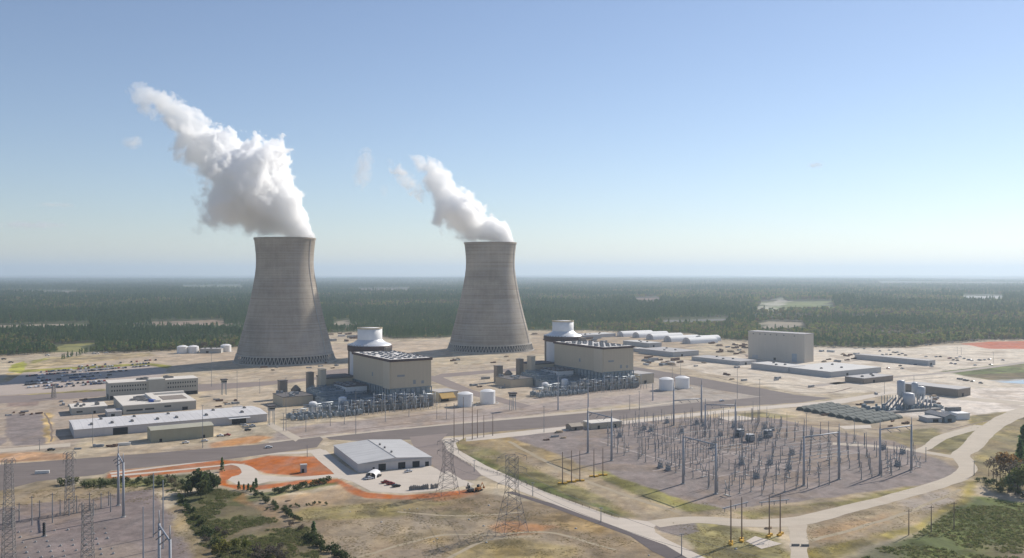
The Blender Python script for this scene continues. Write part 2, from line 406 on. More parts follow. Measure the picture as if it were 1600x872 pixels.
YG = 255 * (YE / 255) ** TT; XG = KK * YG
wx = XG + (fbm(XG, YG, 16, 41, 3) - .5) * 9; wy = YG + (fbm(XG, YG, 16, 57, 3) - .5) * 9
C = np.zeros(XG.shape + (3,)) + np.array((.45, .375, .27))
C = blend(C, np.clip((fbm(XG, YG, 90, 71) - .5) * 5, 0, 1) * .5, (.34, .265, .2))
for px, col, soft, w in ZONES:
    g = gpoly(px); x0, y0 = g.min(0) - 8; x1, y1 = g.max(0) + 8
    sel = (wx > x0) & (wx < x1) & (wy > y0) & (wy < y1)
    if not sel.any(): continue
    acc = 0; a_ = 1 if soft > 1 else .25
    X_ = XG[sel] + (wx[sel] - XG[sel]) * a_; Y_ = YG[sel] + (wy[sel] - YG[sel]) * a_
    offs = [(0, 0)] + [(soft * r_ * math.cos(i * 1.047 + r_), soft * r_ * math.sin(i * 1.047 + r_)) for r_ in (.55, 1.1) for i in range(6)]
    for ox, oy in offs: acc = acc + inside(g, X_ + ox, Y_ + oy)
    C[sel] = blend(C[sel], acc / len(offs) * w, col)
# blotches of dry grass, bare sand and moss over the unbuilt ground
grassy = np.clip(((C[..., 1] - C[..., 2] * 1.25) / .08), 0, 1) * (C[..., 0] < C[..., 1] * 1.6)
C = blend(C, np.clip((fbm(XG, YG, 22, 91) - .5) * 8, 0, 1) * grassy * .5, 0) if False else C + C * (np.clip((fbm(XG, YG, 22, 91) - .5) * 8, 0, 1) * grassy * .45)[..., None] * np.array((1.1, 1, .8))
C = blend(C, np.clip((fbm(XG, YG, 13, 97) - .55) * 8, 0, 1) * grassy * .55, 0) if False else C * (1 - (np.clip((fbm(XG, YG, 13, 97) - .5) * 8, 0, 1) * grassy * .42)[..., None])
C = blend(C, np.clip((fbm(XG, YG, 34, 151) - .56) * 9, 0, 1) * .4, (.27, .2, .14))
C *= (1 + (fbm(XG, YG, 5, 131, 3) - .5)[..., None] * .6)
ground = attr_mesh('ground', XG, YG, np.zeros(XG.shape), C, soil_material('site_soil', .035, .4, .36, .5)); tag(ground, kind='structure')

# ------------------------------------------------------------------ roads and paved areas (sheets laid over the ground)
def sheet(name, px, material, z=.06):
    pts = [at(*p) for p in px]
    m = MB(); m.add([(p.x, p.y, z) for p in pts], [tuple(range(len(pts)))])
    me = m.mesh(name, material)
    import bmesh
    bm = bmesh.new(); bm.from_mesh(me); bmesh.ops.triangulate(bm, faces=bm.faces[:])
    for f in bm.faces:
        if f.normal.z < 0: f.normal_flip()
    bm.to_mesh(me); bm.free()
    o = bpy.data.objects.new(name, me); COL.objects.link(o); return tag(o, kind='structure')
def ribbon(name, line, material, z=.06):
    """a strip of ground along a line of (pixel x, pixel y, width in metres)"""
    P = [at(x, y) for x, y, _ in line]; W = [w for _, _, w in line]; Q = []
    for i in range(len(P) - 1):
        for j in range(12):
            t = j / 12; p0 = P[max(i - 1, 0)]; p1, p2 = P[i], P[i + 1]; p3 = P[min(i + 2, len(P) - 1)]
            q = .5 * ((2 * p1) + (p2 - p0) * t + (2 * p0 - 5 * p1 + 4 * p2 - p3) * t * t + (3 * p1 - p0 - 3 * p2 + p3) * t ** 3)
            Q.append((q, W[i] * (1 - t) + W[i + 1] * t))
    Q.append((P[-1], W[-1])); vs = []
    for i, (q, w) in enumerate(Q):
        d = (Q[min(i + 1, len(Q) - 1)][0] - Q[max(i - 1, 0)][0]); n = Vector((-d.y, d.x, 0)).normalized()
        vs += [(q.x - n.x * w / 2, q.y - n.y * w / 2, z), (q.x + n.x * w / 2, q.y + n.y * w / 2, z)]
    if material in (M_ROADP, M_TRACK_) or 'faint' in material.name: vs = [(x + (fbm(np.array([x]), np.array([y]), 14, 5, 2)[0] - .5) * 2.2, y + (fbm(np.array([x]), np.array([y]), 14, 8, 2)[0] - .5) * 2.2, z_) for x, y, z_ in vs]
    m = MB(); m.add(vs, [(2 * i, 2 * i + 2, 2 * i + 3, 2 * i + 1) for i in range(len(Q) - 1)])
    return tag(m.build(name, material), kind='structure')
def road_mat(name, col, streak_scale, amp, patch=None):
    m, nt, b = new_mat(name); tc = N(nt, 'ShaderNodeTexCoord').outputs['Object']
    mp = N(nt, 'ShaderNodeMapping'); nt.links.new(tc, mp.inputs[0]); mp.inputs['Rotation'].default_value = (0, 0, R(-30)); mp.inputs['Scale'].default_value = (.02, .5, 1)
    n1 = noise(nt, tc, .05, 5, .6); n2 = noise(nt, mp.outputs[0], streak_scale, 4, .6); n3 = noise(nt, tc, 1.2, 3, .6)
    f = mth(nt, 'ADD', mth(nt, 'MULTIPLY', n1, .4), mth(nt, 'ADD', mth(nt, 'MULTIPLY', n2, .4), mth(nt, 'MULTIPLY', n3, .2)))
    vm = N(nt, 'ShaderNodeVectorMath', operation='SCALE'); vm.inputs[0].default_value = col; nt.links.new(remap(nt, f, .3, .7, 1 - amp, 1 + amp), vm.inputs['Scale'])
    o = vm.outputs[0]
    if patch: o = mixc(nt, remap(nt, noise(nt, tc, .025, 4, .6, .5), .55, .7, 0, .5), o, patch)
    nt.links.new(o, b.inputs['Base Color']); b.inputs['Roughness'].default_value = .9; b.inputs['Specular IOR Level'].default_value = .15
    return m
M_ASPH = road_mat('asphalt', (.185, .155, .142), .6, .2, (.235, .2, .18)); M_CONC = road_mat('pale_concrete', (.56, .49, .415), .5, .12, (.46, .39, .32))
M_ROADP = road_mat('pale_gravel_track', (.50, .43, .345), .8, .16, (.42, .34, .26)); M_DARKG = road_mat('dark_gravel', (.25, .205, .185), .6, .15)
M_TRACK_ = road_mat('dark_trodden_soil', (.22, .17, .135), .7, .2, (.3, .24, .19))
M_LINE = mat('road_paint', (.7, .66, .58), .8, .2, .5)
sheet('road', [(-120, 733), (0, 726), (200, 711), (400, 695), (500, 682.5), (505, 686), (495, 699), (400, 712), (345, 719), (174, 735), (162, 741), (60, 752), (0, 767), (-120, 775)], M_ASPH)
sheet('road', [(509, 683.5), (600, 673.5), (700, 664), (860, 650), (1000, 638), (1080, 630), (1152, 624), (1230, 616), (1300, 622), (1250, 629), (1152, 635), (1080, 644), (1000, 652), (860, 667), (770, 675), (700, 682), (640, 687), (560, 689), (516, 687)], M_ASPH)
sheet('road', [(640, 683), (700, 677), (690, 688), (700, 705), (740, 730), (752, 743), (742, 750), (720, 750), (690, 738), (655, 712), (645, 695)], M_DARKG, .10)
sheet('road', [(975, 571), (1010, 576), (1130, 597), (1240, 616), (1190, 620), (1120, 609), (985, 583), (960, 578)], M_ASPH, .10)
sheet('path', [(-100, 709), (0, 702), (110, 692), (110, 698), (0, 707), (-100, 715)], M_ROADP)
sheet('path', [(420, 690), (560, 676), (690, 663), (860, 647), (990, 636), (1060, 627), (1060, 629), (990, 638), (860, 650), (700, 664), (560, 678), (420, 694)], M_ROADP, .03)
sheet('path', [(415, 664), (424, 660), (470, 684), (462, 690)], M_ROADP, .09)
# asphalt strips inside the plant
sheet('road', [(250, 606), (300, 601), (420, 596), (500, 589), (500, 580), (560, 574), (560, 583), (505, 592), (420, 602), (310, 612), (250, 614)], M_DARKG)
sheet('road', [(-60, 622), (45, 617), (165, 611), (165, 619), (45, 628), (-60, 634)], M_DARKG)
sheet('road', [(690, 584), (860, 571), (880, 566), (880, 570), (860, 575), (690, 590), (672, 590)], M_DARKG)
sheet('road', [(672, 587), (690, 589), (740, 610), (830, 634), (815, 638), (730, 616), (668, 593)], M_DARKG, .10)
sheet('car_park', [(10, 598), (36, 583), (120, 577), (230, 571), (262, 577), (250, 590), (170, 606), (45, 615), (-60, 622), (-60, 605)], road_mat('lot_surface', (.43, .36, .31), .4, .1, (.36, .30, .26)))
# pale road down the middle, track round the switchyard, concrete round the shed
sheet('road', [(670, 690), (700, 684), (728, 683), (712, 692), (716, 703), (760, 728), (850, 768), (960, 808), (1030, 817), (1022, 824), (1024, 832), (1040, 842), (1130, 885), (1200, 930), (1130, 930), (1080, 890), (985, 832), (850, 782), (780, 755), (752, 742), (735, 725), (692, 706)], M_CONC, .05)
ribbon('road', [(1022, 819, 12), (1085, 812, 12), (1160, 817, 14), (1240, 815, 14), (1330, 794, 11), (1450, 763, 11), (1494, 747, 12), (1511, 735, 12), (1508, 722, 11), (1502, 711, 12), (1518, 699, 14), (1550, 667, 16), (1606, 641, 20), (1700, 618, 20)], M_ROADP, .066)
ribbon('road', [(1242, 812, 12), (1246, 830, 9), (1249, 860, 8), (1252, 920, 8)], M_ROADP, .04)
ribbon('path', [(1300, 693, 10), (1390, 699, 9), (1450, 707, 9), (1495, 715, 9)], M_ROADP, .04)
ribbon('path', [(1432, 706, 8), (1452, 697, 8), (1476, 682, 10), (1535, 665, 12)], M_ROADP, .03)
ribbon('path', [(172, 740, 6), (262, 728.5, 4), (345, 718, 4), (410, 710, 6), (470, 707, 8), (505, 703, 12)], M_CONC, .04)
ribbon('path', [(174, 744, 6), (262, 736, 4), (345, 727.5, 4), (364, 725.5, 4), (381, 729, 7), (390, 737, 10), (392, 744, 14), (430, 748.5, 13), (470, 747.5, 8), (530, 743.5, 10), (560, 748, 16)], M_CONC, .05)
sheet('path', [(356, 750), (362, 745), (378, 741), (398, 741), (420, 745), (430, 750), (402, 757), (370, 757)], M_CONC, .035)
ribbon('path', [(496, 704, 12), (512, 719, 12), (530, 733, 12), (548, 746, 16)], M_CONC, .03)
sheet('path', [(560, 741), (672, 728), (692, 737), (722, 749), (742, 757), (690, 766), (630, 771.5), (580, 768), (545, 750)], M_CONC, .075)
sheet('path', [(1000, 655), (1152, 638), (1290, 627), (1400, 610), (1405, 613), (1320, 630), (1152, 643), (1000, 660), (860, 676), (770, 686), (728, 690), (728, 683), (860, 669)], M_CONC, .08)
ribbon('path', [(1270, 603, 14), (1400, 589, 12), (1490, 581, 12), (1620, 564, 12)], road_mat('grey_gravel', (.36, .31, .27), .5, .12))
sheet('path', [(1195, 575), (1330, 600), (1400, 612), (1600, 628), (1600, 633), (1390, 616), (1320, 604), (1190, 578)], M_ROADP)
# edge lines
for a, b in (((560, 677.3), (1120, 626.2)),):
    pass
M_TRACK = M_TRACK_
for l_ in ([(1085, 596, 3), (1130, 598, 3), (1190, 607, 3), (1240, 610, 2)], [(1120, 590, 2.5), (1160, 588, 2.5), (1210, 590, 2)], [(1150, 604, 3), (1215, 600, 3), (1290, 608, 2.5)], [(1070, 585, 2.5), (1110, 588, 3), (1160, 600, 2.5)],
           [(1225, 612, 4), (1290, 614, 4), (1330, 606, 3)], [(1000, 571, 3), (1050, 573, 3), (1105, 566, 3)], [(1110, 545, 5), (1160, 553, 5), (1168, 558, 4)], [(1030, 548, 6), (1100, 540, 6), (1165, 545, 5)],
           [(1280, 570, 4), (1300, 568, 4), (1360, 560, 4), (1380, 555, 3)], [(1320, 574, 5), (1400, 577, 4), (1470, 575, 4)], [(1355, 598, 3), (1420, 594, 3), (1480, 589, 3)], [(1180, 660, 4), (1260, 664, 4), (1330, 668, 3), (1420, 676, 3)],
           [(1130, 660, 3), (1230, 672, 3), (1330, 680, 3)], [(690, 598, 2), (760, 618, 2), (800, 632, 2)], [(700, 578, 3), (770, 573, 3), (850, 569, 3)], [(455, 684, 2), (560, 671, 2), (690, 656, 2), (860, 640, 2)],
           [(440, 662, 2), (560, 658, 2), (690, 645, 2)], [(830, 528, 6), (900, 532, 6), (980, 545, 5)], [(520, 527, 6), (580, 524, 6), (620, 530, 5)], [(70, 645, 1.5), (80, 668, 1.5), (80, 690, 1.5)],
           [(330, 596, 3), (400, 590, 3), (490, 584, 3)], [(180, 561, 4), (230, 559, 4), (300, 556, 3)], [(1480, 672, 2), (1530, 660, 2), (1560, 655, 2)], [(1385, 668, 3), (1440, 664, 3), (1500, 663, 2)]):
    ribbon('path', l_, M_TRACK, .025)
for l_ in ([(560, 872, 1), (680, 838, 1), (760, 836, 1.2), (860, 832, 1), (960, 860, 1)], [(700, 872, 1), (760, 845, 1), (830, 838, 1)], [(620, 800, .8), (720, 806, 1), (820, 800, .8)], [(1265, 845, 1.2), (1330, 828, 1.2), (1420, 800, 1.2), (1500, 765, 1)], [(795, 690, 1.5), (880, 735, 1.5), (980, 775, 1.5), (1060, 800, 1.5)]):
    ribbon('path', [(x_, y_, w_ * 2.4) for x_, y_, w_ in l_], road_mat('faint_vehicle_track', (.37, .305, .215), .8, .2, (.30, .24, .15)) if not bpy.data.materials.get('faint_vehicle_track') else bpy.data.materials['faint_vehicle_track'], .02)
# slabs of bare concrete
for q in ([(1120, 652), (1160, 650), (1185, 655), (1140, 658)], [(1310, 666), (1360, 664), (1362, 669), (1320, 671)], [(1165, 846), (1180, 838), (1222, 850), (1190, 858)],
          [(700, 736), (738, 760), (730, 762), (694, 738)]):
    sheet('path', q, M_CONC, .12)
sheet('ditch', [(1020, 862), (985, 838), (860, 792), (800, 772), (790, 770), (800, 768), (866, 788), (990, 834), (1040, 852), (1130, 905), (1110, 905)], road_mat('dark_ditch_soil', (.13, .11, .11), .6, .2), .07)  # ditch laid as a flat strip in a darker soil tone
sheet('water', [(1555, 597), (1600, 594), (1640, 594), (1640, 599), (1600, 600)], mat('pond_water', (.3, .33, .36), .15, .1), .1)
# ------------------------------------------------------------------ trees
def leaf_mat(name, cols, rough=.8):
    m, nt, b = new_mat(name)
    oi = N(nt, 'ShaderNodeObjectInfo').outputs['Random']
    tc = N(nt, 'ShaderNodeTexCoord').outputs['Object']
    cr = N(nt, 'ShaderNodeValToRGB'); nt.links.new(oi, cr.inputs[0]); e = cr.color_ramp.elements
    e[0].color = (*cols[0], 1); e[1].color = (*cols[-1], 1)
    for i, c in enumerate(cols[1:-1]):
        x = e.new((i + 1) / (len(cols) - 1)); x.color = (*c, 1)
    n = noise(nt, tc, .55, 3, .6)
    vm = N(nt, 'ShaderNodeVectorMath', operation='SCALE'); nt.links.new(cr.outputs[0], vm.inputs[0]); nt.links.new(remap(nt, n, .3, .7, .6, 1.4), vm.inputs['Scale'])
    nt.links.new(vm.outputs[0], b.inputs['Base Color']); b.inputs['Roughness'].default_value = rough; b.inputs['Specular IOR Level'].default_value = .15
    tr = N(nt, 'ShaderNodeBsdfTranslucent'); nt.links.new(vm.outputs[0], tr.inputs['Color']); mx = N(nt, 'ShaderNodeMixShader'); mx.inputs[0].default_value = .58
    nt.links.new(b.outputs[0], mx.inputs[1]); nt.links.new(tr.outputs[0], mx.inputs[2]); nt.links.new(mx.outputs[0], nt.nodes['Material Output'].inputs['Surface'])
    return m
M_BARK = mat('bark', (.11, .085, .065), .9, .25, 1.5)
M_PINE = leaf_mat('pine_needles', [(.09, .16, .075), (.115, .19, .08), (.145, .215, .085), (.125, .18, .09)])
M_LEAF = leaf_mat('spring_leaves', [(.14, .21, .065), (.24, .28, .085), (.20, .17, .11), (.29, .29, .09), (.18, .155, .12), (.13, .19, .07)])
M_BUSH = leaf_mat('shrub_leaves', [(.06, .09, .04), (.09, .12, .05), (.12, .135, .055)])
M_SCRUB = leaf_mat('scrub_leaves', [(.11, .14, .055), (.19, .21, .08), (.25, .23, .12), (.17, .19, .07)])
M_YEL = leaf_mat('yellow_green_leaves', [(.17, .19, .05), (.23, .2, .06)])
M_GREYT = leaf_mat('bare_grey_twigs', [(.14, .12, .10), (.17, .14, .11)])
M_ORNG = leaf_mat('russet_leaves', [(.24, .15, .065), (.20, .15, .075)])

def clumps(m, pts, size, rnd, flat=.6):
    """many small leaf-clump faces, each a bent quad turned its own way"""
    for p in pts:
        s = size * rnd.uniform(.6, 1.4)
        n = Vector((rnd.gauss(0, 1), rnd.gauss(0, 1), rnd.gauss(.5, .8))).normalized()
        u = n.orthogonal().normalized(); w = n.cross(u); a = rnd.uniform(0, 6.28)
        u, w = u * math.cos(a) + w * math.sin(a), w * math.cos(a) - u * math.sin(a)
        P = Vector(p); k = n * s * .35
        m.add([P - u * s - k, P - w * s * flat, P + u * s - k, P + w * s * flat, P + n * s * .3], [(0, 1, 4), (1, 2, 4), (2, 3, 4), (3, 0, 4)])
def pine_crown(seed, h=17, n=110, r=3.2, base=.3):
    rnd = random.Random(seed); m = MB(); pts = []
    for i in range(n):
        t = rnd.random() ** .8; z = h * (base + (1 - base) * t)
        rr = r * (1 - t) ** .75 * (.75 + .25 * math.sin(t * 31 + seed)) * rnd.uniform(.35, 1) + .25; a = rnd.uniform(0, 6.28)
        pts.append((rr * math.cos(a), rr * math.sin(a), z))
    clumps(m, pts, .95, rnd); return m
def round_crown(seed, h=13, r=5, n=150, base=.25, size=1.0):
    rnd = random.Random(seed); m = MB(); pts = []
    lobes = [(rnd.uniform(-.5, .5) * r, rnd.uniform(-.5, .5) * r, h * rnd.uniform(base + .25, .8), r * rnd.uniform(.4, .7)) for _ in range(6)]
    for i in range(n):
        x, y, z, q = rnd.choice(lobes); d = Vector((rnd.gauss(0, 1), rnd.gauss(0, 1), rnd.gauss(.1, 1))).normalized() * q * rnd.uniform(.6, 1.05)
        pts.append((x + d.x, y + d.y, max(h * base * .6, z + d.z * .9)))
    clumps(m, pts, size, rnd); return m
def trunk(h, r, seed, limbs=5, spread=2.2):
    rnd = random.Random(seed); m = MB(); m.tube((0, 0, -.5), (.1, .05, h * .8), r, r * .35, 6)
    for i in range(limbs):
        z = h * rnd.uniform(.3, .65); a = rnd.uniform(0, 6.28); m.tube((0, 0, z), (math.cos(a) * spread, math.sin(a) * spread, z + h * .18), r * .35, r * .12, 5)
    return m
def tree(name, label, crown, crown_mat, h, r, seed, group, spread=2.2):
    t = thing(name, label, 'shrub' if 'shrub' in name else 'tree', group=group)
    c = crown.build('crown', crown_mat, t); trunk(h, r, seed, spread=spread).build('trunk', M_BARK, t)
    return t, c
# forest: one mass of many thousand trees
pines = []; rounds = []
EDGE_G = 'pines at the front of the forest'; EDGE_R = 'leafy trees at the front of the forest'
for i in range(3):
    pines.append(tree('pine_tree', 'dark green pine standing in the front row of the forest edge', pine_crown(i, 17 + i, 120, 3.4), M_PINE, 17, .25, i, EDGE_G))
    rounds.append(tree('leafy_tree', 'rounded spring leafed tree in the front row of the forest edge', round_crown(i + 9, 13, 5, 130), M_LEAF, 11, .3, i + 5, EDGE_R))
protos = [c for _, c in pines] + [c for _, c in rounds]
P = []; kk_lo, kk_hi = -.72, .72
yb = 1000.0
rows = []
while yb < 21000:
    s = max(6.2, yb * .0046); nxs = int((kk_hi - kk_lo) * yb / s)
    x = kk_lo * yb + (np.arange(nxs) + rng.random(nxs)) * s; y = yb + rng.random(nxs) * s * 1.6
    rows.append(np.stack([x, y, np.full(nxs, s)], 1)); yb += s
FP = np.concatenate(rows); kf = FP[:, 0] / FP[:, 1]
keep = FP[:, 1] > edge_y(kf) + 6
for g, c in CLEARG: keep &= ~inside(g, FP[:, 0], FP[:, 1])
den = fbm(FP[:, 0], FP[:, 1], 420, 201); keep &= ~((den < .28) & (rng.random(len(FP)) < .8))
FP = FP[keep]; kf = FP[:, 0] / FP[:, 1]
dec = np.clip((fbm(FP[:, 0], FP[:, 1], 500, 301) - .5) * 3.5 + .22 + np.clip(kf * 1.5, -.15, .5) + np.where((kf > .2) & (FP[:, 1] < edge_y(kf) + 260), .35, 0), .04, .92)
isr = rng.random(len(FP)) < dec
kind = np.where(isr, 3, 0) + rng.integers(0, 3, len(FP))
zf = -.8 + np.clip((FP[:, 1] - 9000) / 26000, 0, 1) * (fbm(FP[:, 0], FP[:, 1], 5200, 3, 4) - .42) * 150 + np.clip((FP[:, 1] - 4000) / 9000, 0, 1) * (fbm(FP[:, 0], FP[:, 1], 2400, 5, 3) - .5) * 14
sc = (.5 + .62 * fbm(FP[:, 0], FP[:, 1], 300, 401)) * rng.uniform(.75, 1.2, len(FP)) * np.clip(FP[:, 2] / 9, 1, 1.9)
def instancer(name, pts, kinds, scales, sources, squash=1.0):
    me = bpy.data.meshes.new(name); me.vertices.add(len(pts)); me.vertices.foreach_set('co', np.asarray(pts, np.float32).ravel())
    a = me.attributes.new('which', 'INT', 'POINT'); a.data.foreach_set('value', np.asarray(kinds, np.int32))
    a = me.attributes.new('size', 'FLOAT', 'POINT'); a.data.foreach_set('value', np.asarray(scales, np.float32))
    me.update(); o = bpy.data.objects.new(name, me); COL.objects.link(o)
    ng = bpy.data.node_groups.new(name + '_scatter', 'GeometryNodeTree')
    ng.interface.new_socket('Geometry', in_out='INPUT', socket_type='NodeSocketGeometry'); ng.interface.new_socket('Geometry', in_out='OUTPUT', socket_type='NodeSocketGeometry')
    gi, go = ng.nodes.new('NodeGroupInput'), ng.nodes.new('NodeGroupOutput')
    join = ng.nodes.new('GeometryNodeJoinGeometry')
    for s in reversed(sources):
        oi = ng.nodes.new('GeometryNodeObjectInfo'); oi.transform_space = 'ORIGINAL'; oi.inputs['Object'].default_value = s; oi.inputs['As Instance'].default_value = True
        ng.links.new(oi.outputs['Geometry'], join.inputs[0])
    ip = ng.nodes.new('GeometryNodeInstanceOnPoints'); ng.links.new(gi.outputs[0], ip.inputs['Points']); ng.links.new(join.outputs[0], ip.inputs['Instance'])
    ip.inputs['Pick Instance'].default_value = True
    w = ng.nodes.new('GeometryNodeInputNamedAttribute'); w.data_type = 'INT'; w.inputs['Name'].default_value = 'which'
    ng.links.new(w.outputs['Attribute'], ip.inputs['Instance Index'])
    z = ng.nodes.new('GeometryNodeInputNamedAttribute'); z.data_type = 'FLOAT'; z.inputs['Name'].default_value = 'size'
    ng.links.new(z.outputs['Attribute'], ip.inputs['Scale'])
    rv = ng.nodes.new('FunctionNodeRandomValue'); rv.data_type = 'FLOAT'
    for i_ in rv.inputs:
        if i_.name == 'Max' and i_.type == 'VALUE': i_.default_value = 6.283
    cx = ng.nodes.new('ShaderNodeCombineXYZ'); ng.links.new(rv.outputs[1], cx.inputs[2]); ng.links.new(cx.outputs[0], ip.inputs['Rotation'])
    ng.links.new(ip.outputs[0], go.inputs[0])
    md = o.modifiers.new('scatter', 'NODES'); md.node_group = ng
    return tag(o, kind='stuff')
instancer('forest', np.stack([FP[:, 0], FP[:, 1], zf], 1), kind, sc, protos)
# the front row: trees of their own
ks_ = np.linspace(-.62, .62, 232)
front = {0: [], 1: []}
for k in ks_:
    k = k + random.uniform(-.002, .002); y = edge_y(k) + random.uniform(0, 4)
    if any(inside(g, np.array([k * y]), np.array([y]))[0] for g, _ in CLEARG): continue
    front[1 if random.random() < (.72 if k > .22 else .25) else 0].append(((k * y, y, -.3), random.uniform(0, 6.28), random.uniform(.62, 1.05)))
for j, P_ in ((0, pines), (1, rounds)):
    for i in range(3): place(P_[i][0], front[j][i::3])

# foreground trees and shrubs
def tree_set(name, label, spots, crown, cmat, h, r, seed, group, spread=1.2):
    t, c = tree(name, label, crown, cmat, h, r, seed, group, spread)
    place(t, [(at(x, y), random.uniform(0, 6.28), s) for x, y, s in spots]); return c
tree_set('pine_tree', 'dark bushy evergreen in the clump beside the clay turning circle', [(300, 772, .85), (309, 770, 1.0), (318, 771, 1.1), (326, 767, .9), (314, 779, .85), (333, 769, .75), (290, 776, .65), (340, 764, .6), (322, 778, .7)],
         round_crown(31, 14, 5, 330, .06, .85), M_BUSH, 10, .25, 31, 'bushy evergreens beside the clay turning circle')
tree_set('pine_tree', 'small slender pine standing alone on the clay bank', [(347, 737, .75)], pine_crown(32, 12, 160, 2.4, .1), M_PINE, 10, .2, 32, None)
tree_set('pine_tree', 'short dark pine along the clay bank below the turning circle', [(373, 765, .5), (381, 766, .38), (388, 767, .45), (396, 767, .55), (400, 763, .62), (392, 770, .35)],
         pine_crown(33, 10, 150, 2.8, .05), M_PINE, 8, .2, 33, 'short pines along the clay bank')
tree_set('pine_tree', 'lone dark pine at the head of the brushy ditch', [(490, 836, .62)], pine_crown(34, 11, 180, 3, .05), M_PINE, 8, .2, 34, None)
cb = tree_set('shrub', 'dark green shrub in the hedge row behind the lower left yard', [(96, 757, .9), (104, 758, 1.1), (112, 757, .9), (118, 755, .8)] + [(130 + i * 9 + random.uniform(-3, 3), 757 + random.uniform(-5, 4), random.uniform(.5, .95)) for i in range(18)],
              round_crown(41, 4.6, 3.2, 130, .05, .6), M_BUSH, 3, .12, 41, 'shrubs of the hedge row')
cd = tree_set('shrub', 'dark shrub growing along the drainage ditch', [(282 + i * 3.6 + random.uniform(-3, 3), 778 + i * 5.2 + random.uniform(-4, 4), random.uniform(.55, 1.0)) for i in range(17)] +
              [(398 + i * 4.5 + random.uniform(-4, 4), 772 + i * 2.9 + random.uniform(-3, 3), random.uniform(.5, .9)) for i in range(16)] +
              [(430 + i * 7 + random.uniform(-3, 3), 772 - i * 1.5 + random.uniform(-2, 2), random.uniform(.6, .95)) for i in range(13)] +
              [(420 + i * 8 + random.uniform(-3, 3), 797 - i * .9 + random.uniform(-2, 2), random.uniform(.3, .55)) for i in range(12)],
              round_crown(42, 4.2, 3, 130, .05, .55), M_BUSH, 3, .12, 42, 'shrubs along the drainage ditch')
ce = tree_set('shrub', 'dark green shrub in the brushy ditch at the bottom', [(478 + i * 4.4 + random.uniform(-4, 4), 838 + i * 3.2 + random.uniform(-5, 5), random.uniform(.55, 1.1)) for i in range(26)],
              round_crown(43, 4.4, 3.2, 140, .05, .55), M_BUSH, 3, .12, 43, 'shrubs of the brushy ditch')
cy1 = tree_set('leafy_tree', 'pale yellow green bush at the bottom left slope', [(346, 862, .8), (356, 868, .9), (382, 862, .75), (366, 858, .7), (340, 872, .8)], round_crown(44, 7.5, 4.2, 240, .08, .6), M_YEL, 5, .15, 44, 'yellow green bushes on the lower slope')
cg1 = tree_set('leafy_tree', 'grey leafless bush at the bottom left slope', [(400, 866, .8), (414, 872, .95), (428, 868, .85), (440, 876, .9), (402, 878, .9), (340, 832, .6), (352, 836, .5), (436, 860, .6), (322, 848, .6), (455, 822, .5), (470, 828, .5), (462, 812, .45)],
               round_crown(45, 7, 4, 230, .08, .5), M_GREYT, 5, .15, 45, 'grey bushes on the lower slope')
tree_set('leafy_tree', 'light green bush behind the hedge row', [(236, 750, .6), (250, 752, .7), (268, 758, .8), (276, 764, .75), (284, 770, .8), (262, 748, .5)], round_crown(46, 6, 3.6, 200, .08, .6), M_LEAF, 4, .15, 46, 'light green bushes behind the hedge row')
# trees at the right edge
tree_set('pine_tree', 'tall dark pine at the right edge of the frame', [(1600, 722, 1.5), (1594, 740, 1.3), (1606, 706, 1.6), (1614, 745, 1.7)], pine_crown(51, 17, 260, 4, .1), M_PINE, 15, .3, 51, 'dark pines at the right edge')
tree_set('leafy_tree', 'russet leafed tree beside the track bend', [(1578, 762, 1.6)], round_crown(52, 14, 4.6, 200, .45, .7), M_ORNG, 13, .22, 52, None, 2.5)
tree_set('leafy_tree', 'nearly bare grey tree beside the dark ditch bank', [(1563, 755, 1.5), (1552, 748, 1.2), (1590, 770, 1.7), (1571, 760, 1.4), (1545, 744, .9), (1583, 766, 1.3), (1557, 762, 1.1)], round_crown(53, 13, 4, 110, .3, .5), M_GREYT, 12, .2, 53, 'bare trees beside the ditch bank', 2.5)
tree_set('leafy_tree', 'green leafy tree above the right hand slope', [(1592, 772, 1.4), (1602, 774, 1.6), (1612, 762, 1.7), (1586, 774, 1.1), (1598, 760, 1.3), (1575, 770, .9)], round_crown(54, 12, 4.6, 240, .15, .7), M_LEAF, 10, .2, 54, 'green trees above the slope')
tree_set('shrub', 'low shrub along the dark bank under the right hand trees', [(1530 + i * 7 + random.uniform(-3, 3), 750 + i * 3 + random.uniform(-4, 4), random.uniform(.5, .9)) for i in range(13)],
         round_crown(55, 4, 3, 120, .05, .55), M_BUSH, 3, .12, 55, 'shrubs along the dark bank')
tree_set('pine_tree', 'small pine on the grass island beside the far car park', [(96 + i * 4.5 + random.uniform(-2, 2), 562 - i * 1.1 + random.uniform(-1, 1), random.uniform(.5, .75)) for i in range(14)],
         pine_crown(61, 15, 150, 4, .1), M_PINE, 12, .2, 61, 'pines on the grass island')
# rough growth on the two foreground slopes (nobody could count it)
tm = MB(); clumps(tm, [(random.gauss(0, .8), random.gauss(0, .8), random.uniform(.1, .7)) for _ in range(26)], .42, random.Random(3))
def slope_points(px, n, seed, cut=.45):
    g = gpoly(px); lo, hi = g.min(0), g.max(0); r2 = np.random.default_rng(seed); q = r2.uniform(lo, hi, (n, 2)); q = q[inside(g, q[:, 0], q[:, 1])]
    w = fbm(q[:, 0], q[:, 1], 14, seed); return q[w > cut]
q1 = slope_points([(275, 780), (340, 764), (372, 770), (436, 815), (380, 826), (318, 860)], 6500, 5)
q2 = slope_points([(420, 828), (480, 824), (500, 872), (530, 930), (320, 930), (340, 862), (370, 834)], 5000, 6)
q3 = slope_points([(1450, 822), (1520, 778), (1600, 788), (1700, 800), (1700, 940), (1250, 940), (1330, 868), (1420, 842)], 13000, 8)
q4 = slope_points([(130, 756), (270, 746), (300, 760), (270, 770), (200, 762), (130, 764)], 500, 9)
